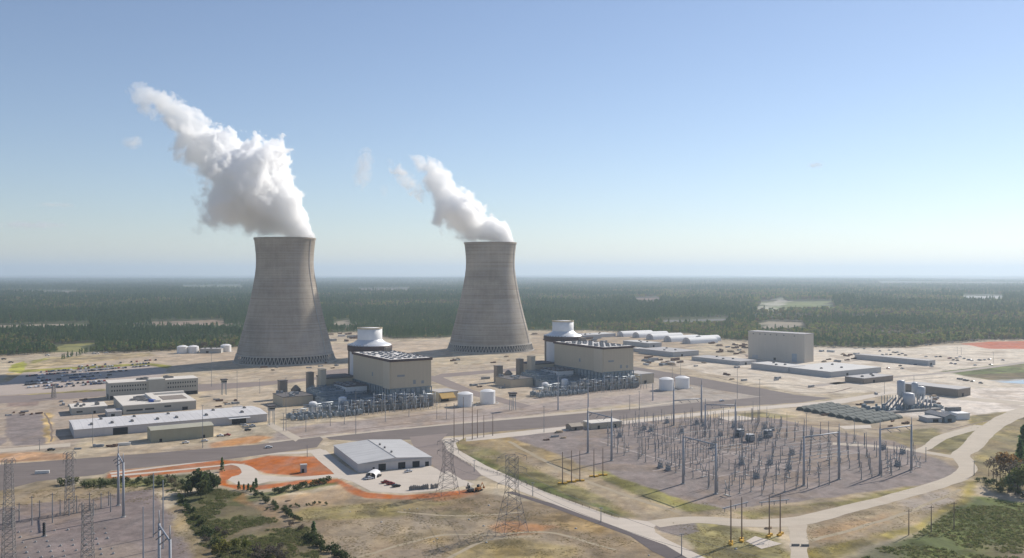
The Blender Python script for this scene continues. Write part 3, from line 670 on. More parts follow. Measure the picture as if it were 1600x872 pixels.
q5 = slope_points([(728, 708), (770, 722), (880, 770), (985, 808), (960, 806), (850, 768), (740, 722)], 900, 10)
qq = np.concatenate([q1, q2, q3, q4])
tuft = tree_set('shrub', 'tiny green scrub plant by the brushy ditch', [(505, 858, 1.0)], tm, M_SCRUB, .6, .03, 71, None, .2)
def dry_points(px, n, seed):
    g = gpoly(px); lo, hi = g.min(0), g.max(0); r2 = np.random.default_rng(seed); q = r2.uniform(lo, hi, (n, 2)); q = q[inside(g, q[:, 0], q[:, 1])]
    return q[(fbm(q[:, 0], q[:, 1], 9, seed, 3) + r2.uniform(-.08, .08, len(q))) > .5]
M_DRYG = leaf_mat('dry_grass_blades', [(.36, .29, .16), (.28, .235, .11), (.2, .19, .085), (.40, .32, .19)])
tm2 = MB(); clumps(tm2, [(random.gauss(0, .9), random.gauss(0, .9), random.uniform(.05, .4)) for _ in range(22)], .34, random.Random(13))
tuft2 = tree_set('shrub', 'tiny dry grass tussock on the open field below the silver shed', [(560, 800, 1.0)], tm2, M_DRYG, .4, .02, 72, None, .1)
dq = np.concatenate([dry_points([(440, 800), (620, 782), (745, 775), (900, 806), (1050, 872), (1110, 940), (500, 940), (470, 830)], 26000, 21), dry_points([(700, 692), (770, 700), (900, 752), (1000, 806), (850, 768), (740, 722)], 6000, 22),
    dry_points([(1260, 820), (1400, 785), (1500, 752), (1510, 780), (1430, 815), (1262, 880)], 9000, 23), dry_points([(1050, 816), (1200, 836), (1236, 872), (1240, 930), (1150, 930)], 5000, 24),
    dry_points([(1515, 650), (1600, 640), (1660, 640), (1660, 745), (1560, 765), (1515, 745), (1512, 718)], 9000, 25), dry_points([(-20, 772), (240, 752), (265, 790), (140, 782), (-20, 800)], 7000, 26), dry_points([(262, 800), (285, 785), (325, 872), (360, 930), (300, 930)], 4000, 27),
    dry_points([(930, 738), (1095, 783), (1130, 795), (1330, 785), (1490, 750), (1330, 790), (1180, 812), (1040, 800)], 6000, 28)])
instancer('dry_grass', np.concatenate([dq, np.zeros((len(dq), 1))], 1), np.zeros(len(dq)), rng.uniform(.1, .34, len(dq)), [tuft2])
instancer('scrub', np.concatenate([qq, np.zeros((len(qq), 1))], 1), np.zeros(len(qq)), rng.uniform(.2, .85, len(qq)), [tuft])

# ------------------------------------------------------------------ cooling towers
def tower_mat():
    m, nt, b = new_mat('weathered_tower_concrete'); tc0 = N(nt, 'ShaderNodeTexCoord').outputs['Object']
    rnd_ = N(nt, 'ShaderNodeObjectInfo').outputs['Random']; of_ = N(nt, 'ShaderNodeVectorMath', operation='SCALE'); of_.inputs[0].default_value = (900, 700, 0); nt.links.new(rnd_, of_.inputs['Scale'])
    ad_ = N(nt, 'ShaderNodeVectorMath', operation='ADD'); nt.links.new(tc0, ad_.inputs[0]); nt.links.new(of_.outputs[0], ad_.inputs[1]); tc = ad_.outputs[0]
    sx = N(nt, 'ShaderNodeSeparateXYZ'); nt.links.new(tc, sx.inputs[0])
    band = noise(nt, vscale(nt, tc, (.004, .004, 1)), .55, 2, .5)          # one colour per pour of concrete
    streak = noise(nt, vscale(nt, tc, (1, 1, .03)), .22, 5, .65); blot = noise(nt, tc, .018, 5, .6); fine = noise(nt, tc, .5, 3, .6)
    f = mth(nt, 'ADD', mth(nt, 'MULTIPLY', band, .34), mth(nt, 'ADD', mth(nt, 'MULTIPLY', streak, .2), mth(nt, 'ADD', mth(nt, 'MULTIPLY', blot, .26), mth(nt, 'MULTIPLY', fine, .10))))
    k = remap(nt, f, .38, .64, .70, 1.20)
    ring = mth(nt, 'LESS_THAN', mth(nt, 'FRACT', mth(nt, 'MULTIPLY', sx.outputs[2], 1 / 9.3)), .07)
    k = mth(nt, 'SUBTRACT', k, mth(nt, 'MULTIPLY', mth(nt, 'MULTIPLY', ring, blot), .16))
    k = mth(nt, 'MULTIPLY', k, remap(nt, noise(nt, vscale(nt, tc, (.5, .5, 1)), .026, 4, .6, .3), .35, .65, .80, 1.12))
    vm = N(nt, 'ShaderNodeVectorMath', operation='SCALE'); vm.inputs[0].default_value = (.43, .375, .31); nt.links.new(k, vm.inputs['Scale'])
    out = mixc(nt, remap(nt, mth(nt, 'ADD', blot, mth(nt, 'MULTIPLY', band, .5)), .74, .92, 0, .45), vm.outputs[0], (.34, .32, .31))
    out = mixc(nt, remap(nt, noise(nt, vscale(nt, tc, (1, 1, .05)), .07, 4, .6), .56, .72, 0, .35), out, (.44, .36, .30))
    nt.links.new(out, b.inputs['Base Color']); b.inputs['Roughness'].default_value = .9; b.inputs['Specular IOR Level'].default_value = .15
    return m
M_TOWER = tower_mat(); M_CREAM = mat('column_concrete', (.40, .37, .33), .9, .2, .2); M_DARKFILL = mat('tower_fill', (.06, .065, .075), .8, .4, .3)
M_STEELG = mat('galvanised_steel', (.42, .45, .48), .55, .15, .8, .35)
TC1 = Vector((-338, 1287, 0)); TC2 = Vector((-37, 1476, 0)); TH = 183.0
def tower(loc, label):
    t = thing('cooling_tower', label, 'cooling tower', loc, 0, 'twin cooling towers')
    prof = [(69.5, 11.5), (68.2, 18), (66, 27), (62.6, 40), (58.6, 55), (54.4, 72), (50.3, 90), (46.6, 108), (43.6, 125), (42.0, 138), (41.6, 148), (42.0, 160), (43.2, 172), (44.2, 180)]
    m = MB(); m.lathe(prof, 128); m.lathe([(r - .9, z) for r, z in prof], 128); m.lathe([(69.5, 11.5), (68.6, 11.5)], 128)
    m.build('shell', M_TOWER, t)
    r = MB(); r.lathe([(44.2, 180), (45.1, 180.3), (45.1, 183), (43.4, 183), (43.3, 180)], 128, smooth=False); r.build('rim', M_TOWER, t)
    bs = MB(); bs.lathe([(75, 0), (75, 1.6), (72.6, 1.6), (72.6, .8), (40, .8)], 96, smooth=False); bs.build('basin', M_CREAM, t)
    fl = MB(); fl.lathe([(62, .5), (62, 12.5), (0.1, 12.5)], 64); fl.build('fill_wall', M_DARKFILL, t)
    rg = MB(); rg.lathe([(69.2, 10.9), (70.6, 10.9), (70.6, 12.3), (69.4, 12.6)], 128, smooth=False); rg.build('ring_beam', M_CREAM, t)
    cm = MB(); n = 84; da = math.pi / n
    for s in (-1, 1): cm.tube((73.6, 0, .4), (69.9 * math.cos(da * s), 69.9 * math.sin(da * s), 11.3), .55, .5, 5)
    me = cm.mesh('support_column', M_CREAM)
    for i in range(n):
        o = bpy.data.objects.new('support_column', me); COL.objects.link(o); o.parent = t; o.rotation_euler = (0, 0, 2 * math.pi * i / n)
    ld = MB()
    for i in range(len(prof) - 1):
        (ra, za), (rb, zb) = prof[i], prof[i + 1]; a = R(-20)
        ld.tube(((ra + .5) * math.cos(a), (ra + .5) * math.sin(a), za), ((rb + .5) * math.cos(a), (rb + .5) * math.sin(a), zb), .35, n=5)
    ld.build('ladder', M_STEELG, t)
    return t
tower(TC1, 'left hand concrete cooling tower, the nearer one with the larger steam plume')
tower(TC2, 'right hand concrete cooling tower, farther back with the smaller steam plume')

# ------------------------------------------------------------------ steam
AU, AV = .7220, .6919
def plume(name, label, loc, table, sigma, seed, wisp=.0, umax=None):
    """table: u along the drift, upper and lower edge across it; the density is a solid field in the plume's own space"""
    us = [a for a, _, _ in table]; u0, u1 = us[0], us[-1]
    hull = MB(); n = 20; vs = []
    pad = 1.3
    for u, up, lo in table:
        c, r = (up + lo) / 2, max((up - lo) / 2 * pad + 3, 3)
        for i in range(n):
            a = 2 * math.pi * i / n; v, y = c + r * math.cos(a), r * math.sin(a)
            vs.append((-AU * u + AV * v, y, AV * u + AU * v))
    m_ = len(table)
    fs = [(k * n + i, k * n + (i + 1) % n, (k + 1) * n + (i + 1) % n, (k + 1) * n + i) for k in range(m_ - 1) for i in range(n)]
    fs += [tuple(range(n - 1, -1, -1)), tuple(range((m_ - 1) * n, m_ * n))]
    hull.add(vs, fs, 0, True)
    m = bpy.data.materials.new(name + '_vapour'); m.use_nodes = True; nt = m.node_tree; nt.nodes.clear()
    out = N(nt, 'ShaderNodeOutputMaterial'); pv = N(nt, 'ShaderNodeVolumePrincipled'); nt.links.new(pv.outputs[0], out.inputs['Volume'])
    pv.inputs['Color'].default_value = (1, 1, 1, 1); pv.inputs['Anisotropy'].default_value = .35
    tc = N(nt, 'ShaderNodeTexCoord').outputs['Object']
    s = N(nt, 'ShaderNodeSeparateXYZ'); nt.links.new(tc, s.inputs[0]); x, y, z = s.outputs
    u = mth(nt, 'SUBTRACT', mth(nt, 'MULTIPLY', z, AV), mth(nt, 'MULTIPLY', x, AU)); v = mth(nt, 'ADD', mth(nt, 'MULTIPLY', x, AV), mth(nt, 'MULTIPLY', z, AU))
    un = remap(nt, u, u0, u1)
    def curve(vals, lo, hi):
        fc = N(nt, 'ShaderNodeFloatCurve'); nt.links.new(un, fc.inputs['Value']); c = fc.mapping.curves[0]
        pts = [((uu - u0) / (u1 - u0), (w - lo) / (hi - lo)) for uu, w in zip(us, vals)]
        c.points[0].location = pts[0]; c.points[1].location = pts[-1]
        for p in pts[1:-1]: c.points.new(*p)
        for p in c.points: p.handle_type = 'AUTO_CLAMPED'
        fc.mapping.update(); return mth(nt, 'MULTIPLY_ADD', fc.outputs[0], hi - lo, lo)
    cc = curve([(a + b) / 2 for _, a, b in table], -100, 100); rr = curve([max((a - b) / 2 * (.93 if u_ > 20 else 1), 1.0) for u_, a, b in table], 0, 100)
    dv = mth(nt, 'SUBTRACT', v, cc)
    q = mth(nt, 'DIVIDE', mth(nt, 'SQRT', mth(nt, 'ADD', mth(nt, 'MULTIPLY', dv, dv), mth(nt, 'MULTIPLY', y, y))), rr)
    off = N(nt, 'ShaderNodeVectorMath', operation='ADD'); nt.links.new(tc, off.inputs[0]); off.inputs[1].default_value = (seed * 71.3, seed * 13.7, 0)
    n1 = noise(nt, off.outputs[0], .026, 7, .62, .4)
    vo = N(nt, 'ShaderNodeTexVoronoi'); vo.inputs['Scale'].default_value = .05; nt.links.new(off.outputs[0], vo.inputs['Vector'])
    vo.inputs['Detail'].default_value = 2.0; vo.inputs['Roughness'].default_value = .55; vo.normalize = True
    # puffier far from the mouth
    far_ = remap(nt, un, .08, .9, .6, 1.55 + wisp)
    dd = mth(nt, 'ADD', q, mth(nt, 'MULTIPLY', far_, mth(nt, 'ADD', mth(nt, 'MULTIPLY', mth(nt, 'SUBTRACT', n1, .47), 3.3), mth(nt, 'MULTIPLY', mth(nt, 'SUBTRACT', vo.outputs['Distance'], .36), 1.3))))
    e = N(nt, 'ShaderNodeMapRange', interpolation_type='SMOOTHSTEP'); nt.links.new(dd, e.inputs[0]); e.inputs[1].default_value = 1.0; nt.links.new(remap(nt, mth(nt, 'DIVIDE', dv, rr), -.9, .25, .05, .84), e.inputs[2]); e.inputs[3].default_value = 0; e.inputs[4].default_value = 1
    zc = remap(nt, z, -6, -2)
    fade = remap(nt, un, .4, 1, 1, .16)
    nt.links.new(mth(nt, 'MULTIPLY', mth(nt, 'MULTIPLY', e.outputs[0], zc), mth(nt, 'MULTIPLY', fade, sigma)), pv.inputs['Density'])
    m.cycles.volume_step_rate = .12
    o = hull.build(name, m, None, loc); return tag(o, label, 'steam')
plume('steam_plume', 'large billowing white steam plume drifting left from the nearer cooling tower', TC1 + Vector((0, 0, TH)),
      [(-37, 27, 25), (-30, 33, 18), (0, 47, -4), (30, 60, -30), (50, 69, -42), (76, 80, -57), (95, 85, -66), (109, 87, -62), (125, 80, -47), (143, 69, -27), (170, 55, -22), (200, 46, -20), (230, 39, -11), (257, 37, -5), (290, 30, -2), (306, 24, 0), (322, 14, 2)], .22, 1)
plume('steam_plume', 'smaller white steam plume drifting left from the farther cooling tower', TC2 + Vector((0, 0, TH)),
      [(-37, 26, 24), (-30, 30, 17), (0, 38, -4), (30, 40, -32), (50, 36, -38), (61, 34, -40), (80, 34, -42), (96, 34, -38), (110, 34, -25), (132, 33, -15), (150, 33, -9), (175, 31, -3), (190, 25, 3), (206, 12, 8)], .22, 2)
def wisp(label, px, py, depth, rx, rz, tilt, sigma, seed):
    m = bpy.data.materials.new('wisp_vapour'); m.use_nodes = True; nt = m.node_tree; nt.nodes.clear()
    out = N(nt, 'ShaderNodeOutputMaterial'); pv = N(nt, 'ShaderNodeVolumePrincipled'); nt.links.new(pv.outputs[0], out.inputs['Volume'])
    tc = N(nt, 'ShaderNodeTexCoord').outputs['Object']
    ln = N(nt, 'ShaderNodeVectorMath', operation='LENGTH'); nt.links.new(vscale(nt, tc, (1 / rx, 1 / (rx * .8), 1 / rz)), ln.inputs[0])
    off = N(nt, 'ShaderNodeVectorMath', operation='ADD'); nt.links.new(tc, off.inputs[0]); off.inputs[1].default_value = (seed * 31.3, seed * 53.7, 0)
    n1 = noise(nt, off.outputs[0], .05, 6, .65, .8)
    dd = mth(nt, 'ADD', ln.outputs['Value'], mth(nt, 'MULTIPLY', mth(nt, 'SUBTRACT', n1, .50), 3.6))
    e = N(nt, 'ShaderNodeMapRange', interpolation_type='SMOOTHSTEP'); nt.links.new(dd, e.inputs[0]); e.inputs[1].default_value = .95; e.inputs[2].default_value = 0.1; e.inputs[3].default_value = 0; e.inputs[4].default_value = sigma * 3.2
    nt.links.new(e.outputs[0], pv.inputs['Density']); pv.inputs['Color'].default_value = (1, 1, 1, 1); m.cycles.volume_step_rate = .25
    h = MB(); h.lathe([(max(.02, rx * math.sin(t)), -rz * math.cos(t)) for t in np.linspace(0.001, math.pi - .001, 13)], 18)
    k = (px - 800) / F; zz = height_at(Vector((k * depth, depth, 0)), py)
    o = h.build('steam_wisp', m, None, (k * depth, depth, zz)); o.rotation_euler = (0, R(tilt), 0); return tag(o, label, 'steam')
wisp('thin strand of white steam trailing left of the smaller plume', 636, 282, 1476, 16, 52, -42, .035, 1)
wisp('faint upright steam wisp floating between the two plumes', 568, 265, 1476, 20, 40, 8, .016, 2)
wisp('tiny faint steam wisp between the plumes, below the upright one', 600, 298, 1476, 9, 16, 5, .008, 3)
wisp('small faint steam puff floating left of the large plume', 207, 222, 1287, 17, 12, 0, .014, 4)
wisp('faint ragged steam trail beyond the tip of the large plume', 222, 160, 1287, 14, 36, -40, .02, 5)

def cloud(label, px, py, depth, rx, rz, sigma, seed):
    wisp(label, px, py, depth, rx, rz, 0, sigma, seed); o = COL.objects[-1]; o.name = 'cloud'; o['category'] = 'cloud'
    for n in o.active_material.node_tree.nodes:
        if n.type == 'TEX_NOISE': n.inputs['Scale'].default_value = 3.2 / rx
cloud('tiny faint white cloud scrap high in the sky on the right', 1274, 258, 6500, 75, 26, .004, 7)
cloud('thin pale cloud streak low in the sky at the left edge', 50, 352, 12000, 520, 60, .0009, 8)
cloud('thin pale cloud streak above another one, low at the left', 88, 320, 12000, 300, 40, .0007, 9)
# ------------------------------------------------------------------ power blocks (two alike units)
PA = R(32)
E1 = Vector((math.cos(PA), math.sin(PA), 0)); E2 = Vector((-math.sin(PA), math.cos(PA), 0))
U1 = Vector((-118, 840, 0)); U2 = Vector((104, 981, 0))
M_BEIGE = mat('beige_cladding', (.50, .43, .325), .7, .07, .05, streak=.5); M_BEIGE2 = mat('paler_beige_cladding', (.55, .48, .375), .7, .07, .05, streak=.5)
M_MAROON = mat('dark_maroon_trim', (.075, .05, .05), .7, .15, .3); M_WROOF = mat('white_membrane_roof', (.72, .68, .64), .8, .1, .08, dirt=(.5, .46, .42))
M_WHITE = mat('white_paint', (.76, .75, .74), .6, .06, .2); M_BLUEG = mat('blue_grey_cladding', (.33, .365, .385), .7, .14, .12, streak=.4)
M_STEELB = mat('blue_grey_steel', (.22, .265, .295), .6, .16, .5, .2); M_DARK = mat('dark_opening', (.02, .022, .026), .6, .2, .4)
M_SILVER = mat('silver_metal_roof', (.66, .67, .69), .42, .07, .1, .35); M_EQUIP = mat('grey_equipment', (.27, .285, .30), .6, .16, .6)
M_SHIELDW = mat('pale_grey_concrete', (.62, .62, .63), .8, .07, .08, streak=.5); M_GREYC = mat('grey_concrete', (.42, .41, .39), .85, .13, .15, streak=.3)
M_BROWN = mat('brown_cladding', (.27, .225, .185), .8, .12, .2); M_YELB = mat('ochre_cladding', (.50, .32, .10), .75, .12, .2); M_ROOFD = mat('dark_roof_membrane', (.13, .12, .12), .9, .2, .2)
M_GLASS = mat('window_glass', (.035, .045, .055), .15, .2, .6); M_TANKT = mat('tan_band', (.5, .42, .28), .7, .1, .2)

def shell_walls(m, x0, y0, x1, y1, z0, z1, mat_=0):
    m.box((x0 + x1) / 2, (y0 + y1) / 2, z0, x1 - x0, y1 - y0, z1 - z0, 0, mat_)
def turbine(loc, label):
    t = thing('turbine_building', label, 'turbine hall', loc, PA, 'turbine halls of the two units')
    L1, L2, Hh = 44, 98, 44; zb = 18
    m = MB(); m.box2(.2, .2, zb, L1, L2, Hh); m.build('upper_wall', M_BEIGE, t)
    m = MB(); m.box2(-.8, 1, zb - .6, .2 - .004, 17, Hh - .2); m.build('wall_panel', M_BEIGE2, t)  # lighter beige paints in the brighter shading of the projecting strip
    m = MB()
    m.box2(1, 1, 0, L1 - 1, L2 - 1, zb - .1)
    for z in (.3, 6, 12, 17):
        m.box2(-.2, -.2, z, L1 + .2, .8, z + .9, 1); m.box2(-.2, .8, z, .8, L2, z + .9, 1); m.box2(L1 - .8, .8, z, L1 + .2, L2, z + .9, 1)
    for x in np.linspace(0, L1, 9): m.box(x, .1, 0, .8, 1.1, zb - .15, 0, 1)
    for y in np.linspace(5, L2, 15): m.box(.1, y, 0, 1.1, .8, zb - .15, 0, 1)
    m.build('lower_storey', [M_BLUEG, M_STEELB], t)
    m = MB(); o = 1.0
    m.box2(-o, -o, Hh, L1 + o, 0, Hh + 2.4); m.box2(-o, L2, Hh, L1 + o, L2 + o, Hh + 2.4); m.box2(-o, .004, Hh, 0, L2 - .004, Hh + 2.4); m.box2(L1, .004, Hh, L1 + o, L2 - .004, Hh + 2.4)
    m.build('roof_trim', M_MAROON, t)
    m = MB(); m.box2(.02, .02, Hh + .05, L1 - .02, L2 - .02, Hh + 2.2); rf = m.build('roof', M_WROOF, t)
    v = MB(); v.box(0, 0, 0, 2.0, 6.6, .75, 0, 0); v.cyl(0, -1.8, .75, .85, .4, 10, 1); v.cyl(0, 1.8, .75, .85, .4, 10, 1); me = v.mesh('roof_vent', [M_EQUIP, M_ROOFD])
    rv = random.Random(4)
    for i in range(5):
        for j in range(8):
            if rv.random() < .12: continue
            q = bpy.data.objects.new('roof_vent', me); COL.objects.link(q); q.parent = rf; q.location = (5 + i * 8.3, 9 + j * 11, Hh + 2.2); q.rotation_euler = (0, 0, R(rv.choice((0, 0, 90))))
    c = MB(); c.box(36, 88, Hh + 2.2, 7, 5, 4.5); c.build('penthouse', M_BROWN, rf)
    d = MB(); d.box2(.1, 44, zb + 8, .195, 47, zb + 12); d.box2(24, .1, zb + 3, 27, .195, zb + 7); d.box2(33, .1, zb + 3, 36, .195, zb + 6); d.box2(7, .1, zb + 11, 15, .195, zb + 13); d.build('louvre', M_EQUIP, t)
    s = MB(); s.box2(L1, 6, zb + 10, L1 + 2.5, 12, zb + 13); s.build('stair_landing', M_STEELG, t)
    return t
turbine(U1, 'beige flat roofed turbine hall of the nearer unit on the left'); turbine(U2, 'beige flat roofed turbine hall of the farther unit on the right')

def reactor(loc, label):
    t = thing('reactor_building', label, 'reactor', loc, PA, 'shield buildings of the two units')
    m = MB(); m.lathe([(22, 0), (22, 45)], 72); m.build('shield_wall', M_SHIELDW, t)  # plain pale grey concrete, the wall's own colour
    m = MB(); m.lathe([(22, 44.6), (24.2, 45.5), (24.6, 47), (24.6, 50.5), (23.6, 51.6), (22.2, 52)], 72, smooth=False); m.build('air_inlet_ring', M_MAROON, t)
    m = MB(); m.lathe([(23.8, 51.4), (22.8, 52.4), (18.4, 54.0), (15.2, 55.8), (13.6, 57.6)], 72); m.build('conical_roof', M_SILVER, t)
    k = MB(); k.lathe([(13.5, 57.2), (13.5, 69.9), (.1, 70.4)], 56); tk = k.build('water_tank', M_WHITE, t)
    k = MB(); k.lathe([(13.5, 69.3), (13.9, 69.3), (13.9, 70.6), (13.2, 70.6)], 56, smooth=False); k.build('rim', M_TANKT, tk)
    k = MB()
    for a in np.linspace(2.4, 4.2, 12): k.box(24 * math.cos(a), 24 * math.sin(a), 51.6, 1.0, 1.6, 1.0, a)
    k.build('handrail', M_STEELG, t)
    k = MB(); k.box(22.6 * math.cos(R(158)), 22.6 * math.sin(R(158)), 0, 2.2, 2.2, 46, R(158)); k.build('stair_shaft', M_BROWN, t)
    return t
SC = (28, 119)
def ul(U, x, y, z=0): return U + E1 * x + E2 * y + Vector((0, 0, z))
for U, nm in ((U1, 'nearer left hand'), (U2, 'farther right hand')):
    reactor(ul(U, *SC), 'white shield building with conical silver roof of the %s unit' % nm)

def annex(U, which):
    def blk(name, label, cat, x0, y0, x1, y1, h, wm, rm=None, par=.6, extra=None):
        t = thing(name, label + 'of the ' + which if 0 else label + which, cat, ul(U, x0, y0), PA)
        w, d = x1 - x0, y1 - y0
        m = MB(); m.box2(0, 0, 0, w, d, h); m.build('wall', wm, t)
        m = MB(); m.box2(-.3, -.3, h + .004, w + .3, d + .3, h + par); m.build('roof', rm or wm, t)
        if extra: extra(t, w, d, h)
        return t
    def wins(t, w, d, h):
        m = MB(); m.box(0, 0, 0, .12, 1.8, 1.8); me = m.mesh('window', M_GLASS)
        for i in range(5):
            o = bpy.data.objects.new('window', me); COL.objects.link(o); o.parent = t; o.location = (-.05, 5 + i * 6.2, h - 4.6)
        m = MB(); m.box2(-.3, -.3, h - 9, w + .3, d, h - 7.6); m.build('band', M_BLUEG, t)
        m = MB()
        for i in range(7): m.box(3 + (i % 2) * 9, 4 + i * 4.6, h + .6, 3, 2.4, 1.5)
        m.build('rooftop_unit', M_EQUIP, t)
    def gear(t, w, d, h):
        m = MB(); r_ = random.Random(8)
        for i in range(9): m.box(r_.uniform(2, w - 2), r_.uniform(2, d - 2), h + .5, r_.uniform(1.5, 4), r_.uniform(1.5, 4), r_.uniform(1, 3))
        m.build('rooftop_unit', M_EQUIP, t)
    def pipes(t, w, d, h):
        m = MB(); r_ = random.Random(5)
        for i in range(7): m.tube((0, d * i / 7 + 1, h + 2 + i % 3), (w, d * i / 7 + 1, h + 2 + i % 3), .35)
        for i in range(26): x, y = r_.uniform(0, w), r_.uniform(0, d); m.box(x, y, h + .5, .5, .5, r_.uniform(2, 5)); m.box(x, y, h + .6, r_.uniform(2, 5), r_.uniform(1, 3), r_.uniform(.6, 2))
        m.build('pipework', M_STEELB, t)
    blk('annex_building', 'white annex with square windows and dark roof beside the ', 'annex', -24, 56, -1.4, 92, 15, M_WHITE, M_ROOFD, .9, wins)
    blk('auxiliary_building', 'beige auxiliary building with dark flat roof against the ', 'auxiliary building', -30, 100, 3, 128, 19, M_BEIGE, M_ROOFD, 1.4)
    blk('stair_tower', 'tall slim beige stair tower by the ', 'stair tower', -38, 92, -32, 101, 30, M_BEIGE2, M_BEIGE)
    blk('stair_tower', 'brown stair tower left of the beige one at the ', 'stair tower', -47, 104, -41, 112, 26, M_BROWN, M_BROWN)
    blk('vent_stack', 'square brown stack block left of the ', 'stack', -76, 108, -68, 116, 19, M_BROWN, M_ROOFD)
    blk('radwaste_building', 'long low beige building left of the ', 'low building', -88, 58, -58, 92, 9, M_BEIGE, M_ROOFD, .5, gear)
    blk('service_building', 'low blue grey block full of pipes before the ', 'service building', -57, 26, -1.5, 54, 7, M_BLUEG, M_STEELB, .5, pipes)
    blk('link_building', 'mid height grey block with pipe bridges beside the ', 'link building', -54, 57, -26, 90, 11, M_BLUEG, M_BLUEG, .5, pipes)
    s = thing('silo', 'small squat brown silo with conical top beside the ' + which, 'silo', ul(U, -58, 112), PA)
    m = MB(); m.cyl(0, 0, 0, 5, 9, 20); m.build('wall', M_BROWN, s); m = MB(); m.lathe([(5.4, 9), (1, 13.5), (.1, 13.6)], 20); m.build('roof', M_BROWN, s)
    for k, (x, y, r, h) in enumerate(((-76, 6, 3.6, 10), (-44, 14, 3.8, 11))):
        s = thing('storage_tank', ('leftmost small white tank in the yard by the ', 'small white tank in the middle of the yard by the ')[k] + which, 'tank', ul(U, x, y))
        m = MB(); m.cyl(0, 0, 0, r, h, 20); m.build('wall', M_WHITE, s); m = MB(); m.lathe([(r + .15, h), (r * .6, h + .9), (.1, h + 1.3)], 20); m.build('roof', M_WHITE, s)
        m = MB(); m.tube((r, 0, 0), (r + 1.2, 0, h * .5), .5); m.tube((r + 1.2, 0, h * .5), (r - .4, 0, h - 1), .5); m.build('pipe', M_WHITE, s)
annex(U1, 'nearer left hand turbine hall'); annex(U2, 'farther right hand turbine hall')

# transformer yards in front of the halls
def xf_proto():
    t = thing('power_transformer', 'grey power transformer with fins and bushings in front of the turbine hall', 'transformer', group='power transformers of the two units')
    m = MB(); m.box(0, 0, .6, 6, 4, 5); m.build('tank', M_STEELB, t)
    for s in (-1, 1):
        m = MB(); m.box(0, s * 2.35, 2.6, 6.2, .3, .4)
        for i in range(7): m.box(-3 + i, s * 2.9, 1, .35, 1.6, 4)
        m.build('radiator', M_EQUIP, t)
    m = MB(); m.tube((-3, 0, 7), (3, 0, 7), .8, n=10); m.box(-2, 0, 5.6, .3, .5, 1); m.box(2, 0, 5.6, .3, .5, 1); m.build('conservator', M_EQUIP, t)
    for x in (-2, 0, 2):
        m = MB(); m.tube((x, -.8, 5.6), (x * 1.4, -1.8, 9.4), .32, .16, 8); m.build('bushing', M_BROWN, t)
    return t
def firewall_proto():
    t = MB(); t.box(0, 0, 0, .8, 9, 11); o = t.build('fire_wall', M_GREYC); return tag(o, 'plain grey concrete fire wall between the transformers', 'fire wall', 'fire walls between the transformers')
def gantry_small():
    t = thing('steel_gantry', 'slim galvanised steel gantry over the transformer yard', 'gantry', group='slim gantries over the transformer yards')
    for x in (-4.5, 4.5):
        m = MB(); m.tube((x, 0, 0), (x, 0, 14), .38, .28, 6); m.build('post', M_STEELG, t)
    m = MB(); m.tube((-4.5, 0, 12.6), (4.5, 0, 12.6), .3, n=6); m.build('beam', M_STEELG, t)
    for x in (-2.4, 0, 2.4):
        m = MB(); m.tube((x, 0, 12.3), (x, 0, 10.4), .2, .2, 6); m.build('insulator', M_BROWN, t)
    return t
def fan_proto():
    t = thing('cooling_unit', 'blue grey box cooling unit with fan on top in the transformer yard', 'cooling unit', group='cooling units in the transformer yards')
    m = MB(); m.box(0, 0, .8, 5, 3.6, 3.4)
    for x in (-2, 2):
        for y in (-1.4, 1.4): m.box(x, y, 0, .3, .3, .8)
    m.build('casing', M_STEELB, t); m = MB(); m.lathe([(1.3, 4.2), (1.3, 4.9), (.2, 4.95)], 12); m.build('fan_cowl', M_EQUIP, t); return t
def rack_proto():
    t = thing('pipe_rack', 'blue grey pipe rack with several pipes in the transformer yard', 'pipe rack', group='pipe racks in the transformer yards')
    m = MB()
    for x in (-6, -2, 2, 6):
        for y in (-1.3, 1.3): m.box(x, y, 0, .35, .35, 7)
        m.box(x, 0, 5, .3, 3, .3); m.box(x, 0, 6.8, .3, 3, .3)
    m.build('frame', M_STEELB, t); m = MB()
    for y in (-.9, -.3, .4, 1.0): m.tube((-7, y, 5.6), (7, y, 5.6), .28); m.tube((-7, y + .1, 7.3), (7, y + .1, 7.3), .22)
    m.build('pipes', M_STEELG, t); return t
def post_proto():
    t = thing('insulator_post', 'thin grey post with insulator cap along the front of the transformer yard', 'post', group='posts along the front of the transformer yards')
    m = MB(); m.tube((0, 0, 0), (0, 0, 5), .22, .18, 6); m.build('post', M_STEELG, t); m = MB(); m.tube((0, 0, 5), (0, 0, 7.6), .26, .2, 6); m.build('insulator', M_BROWN, t); return t
rr_ = random.Random(21)
XS, WS, GS, FS, RS, BS = [], [], [], [], [], []
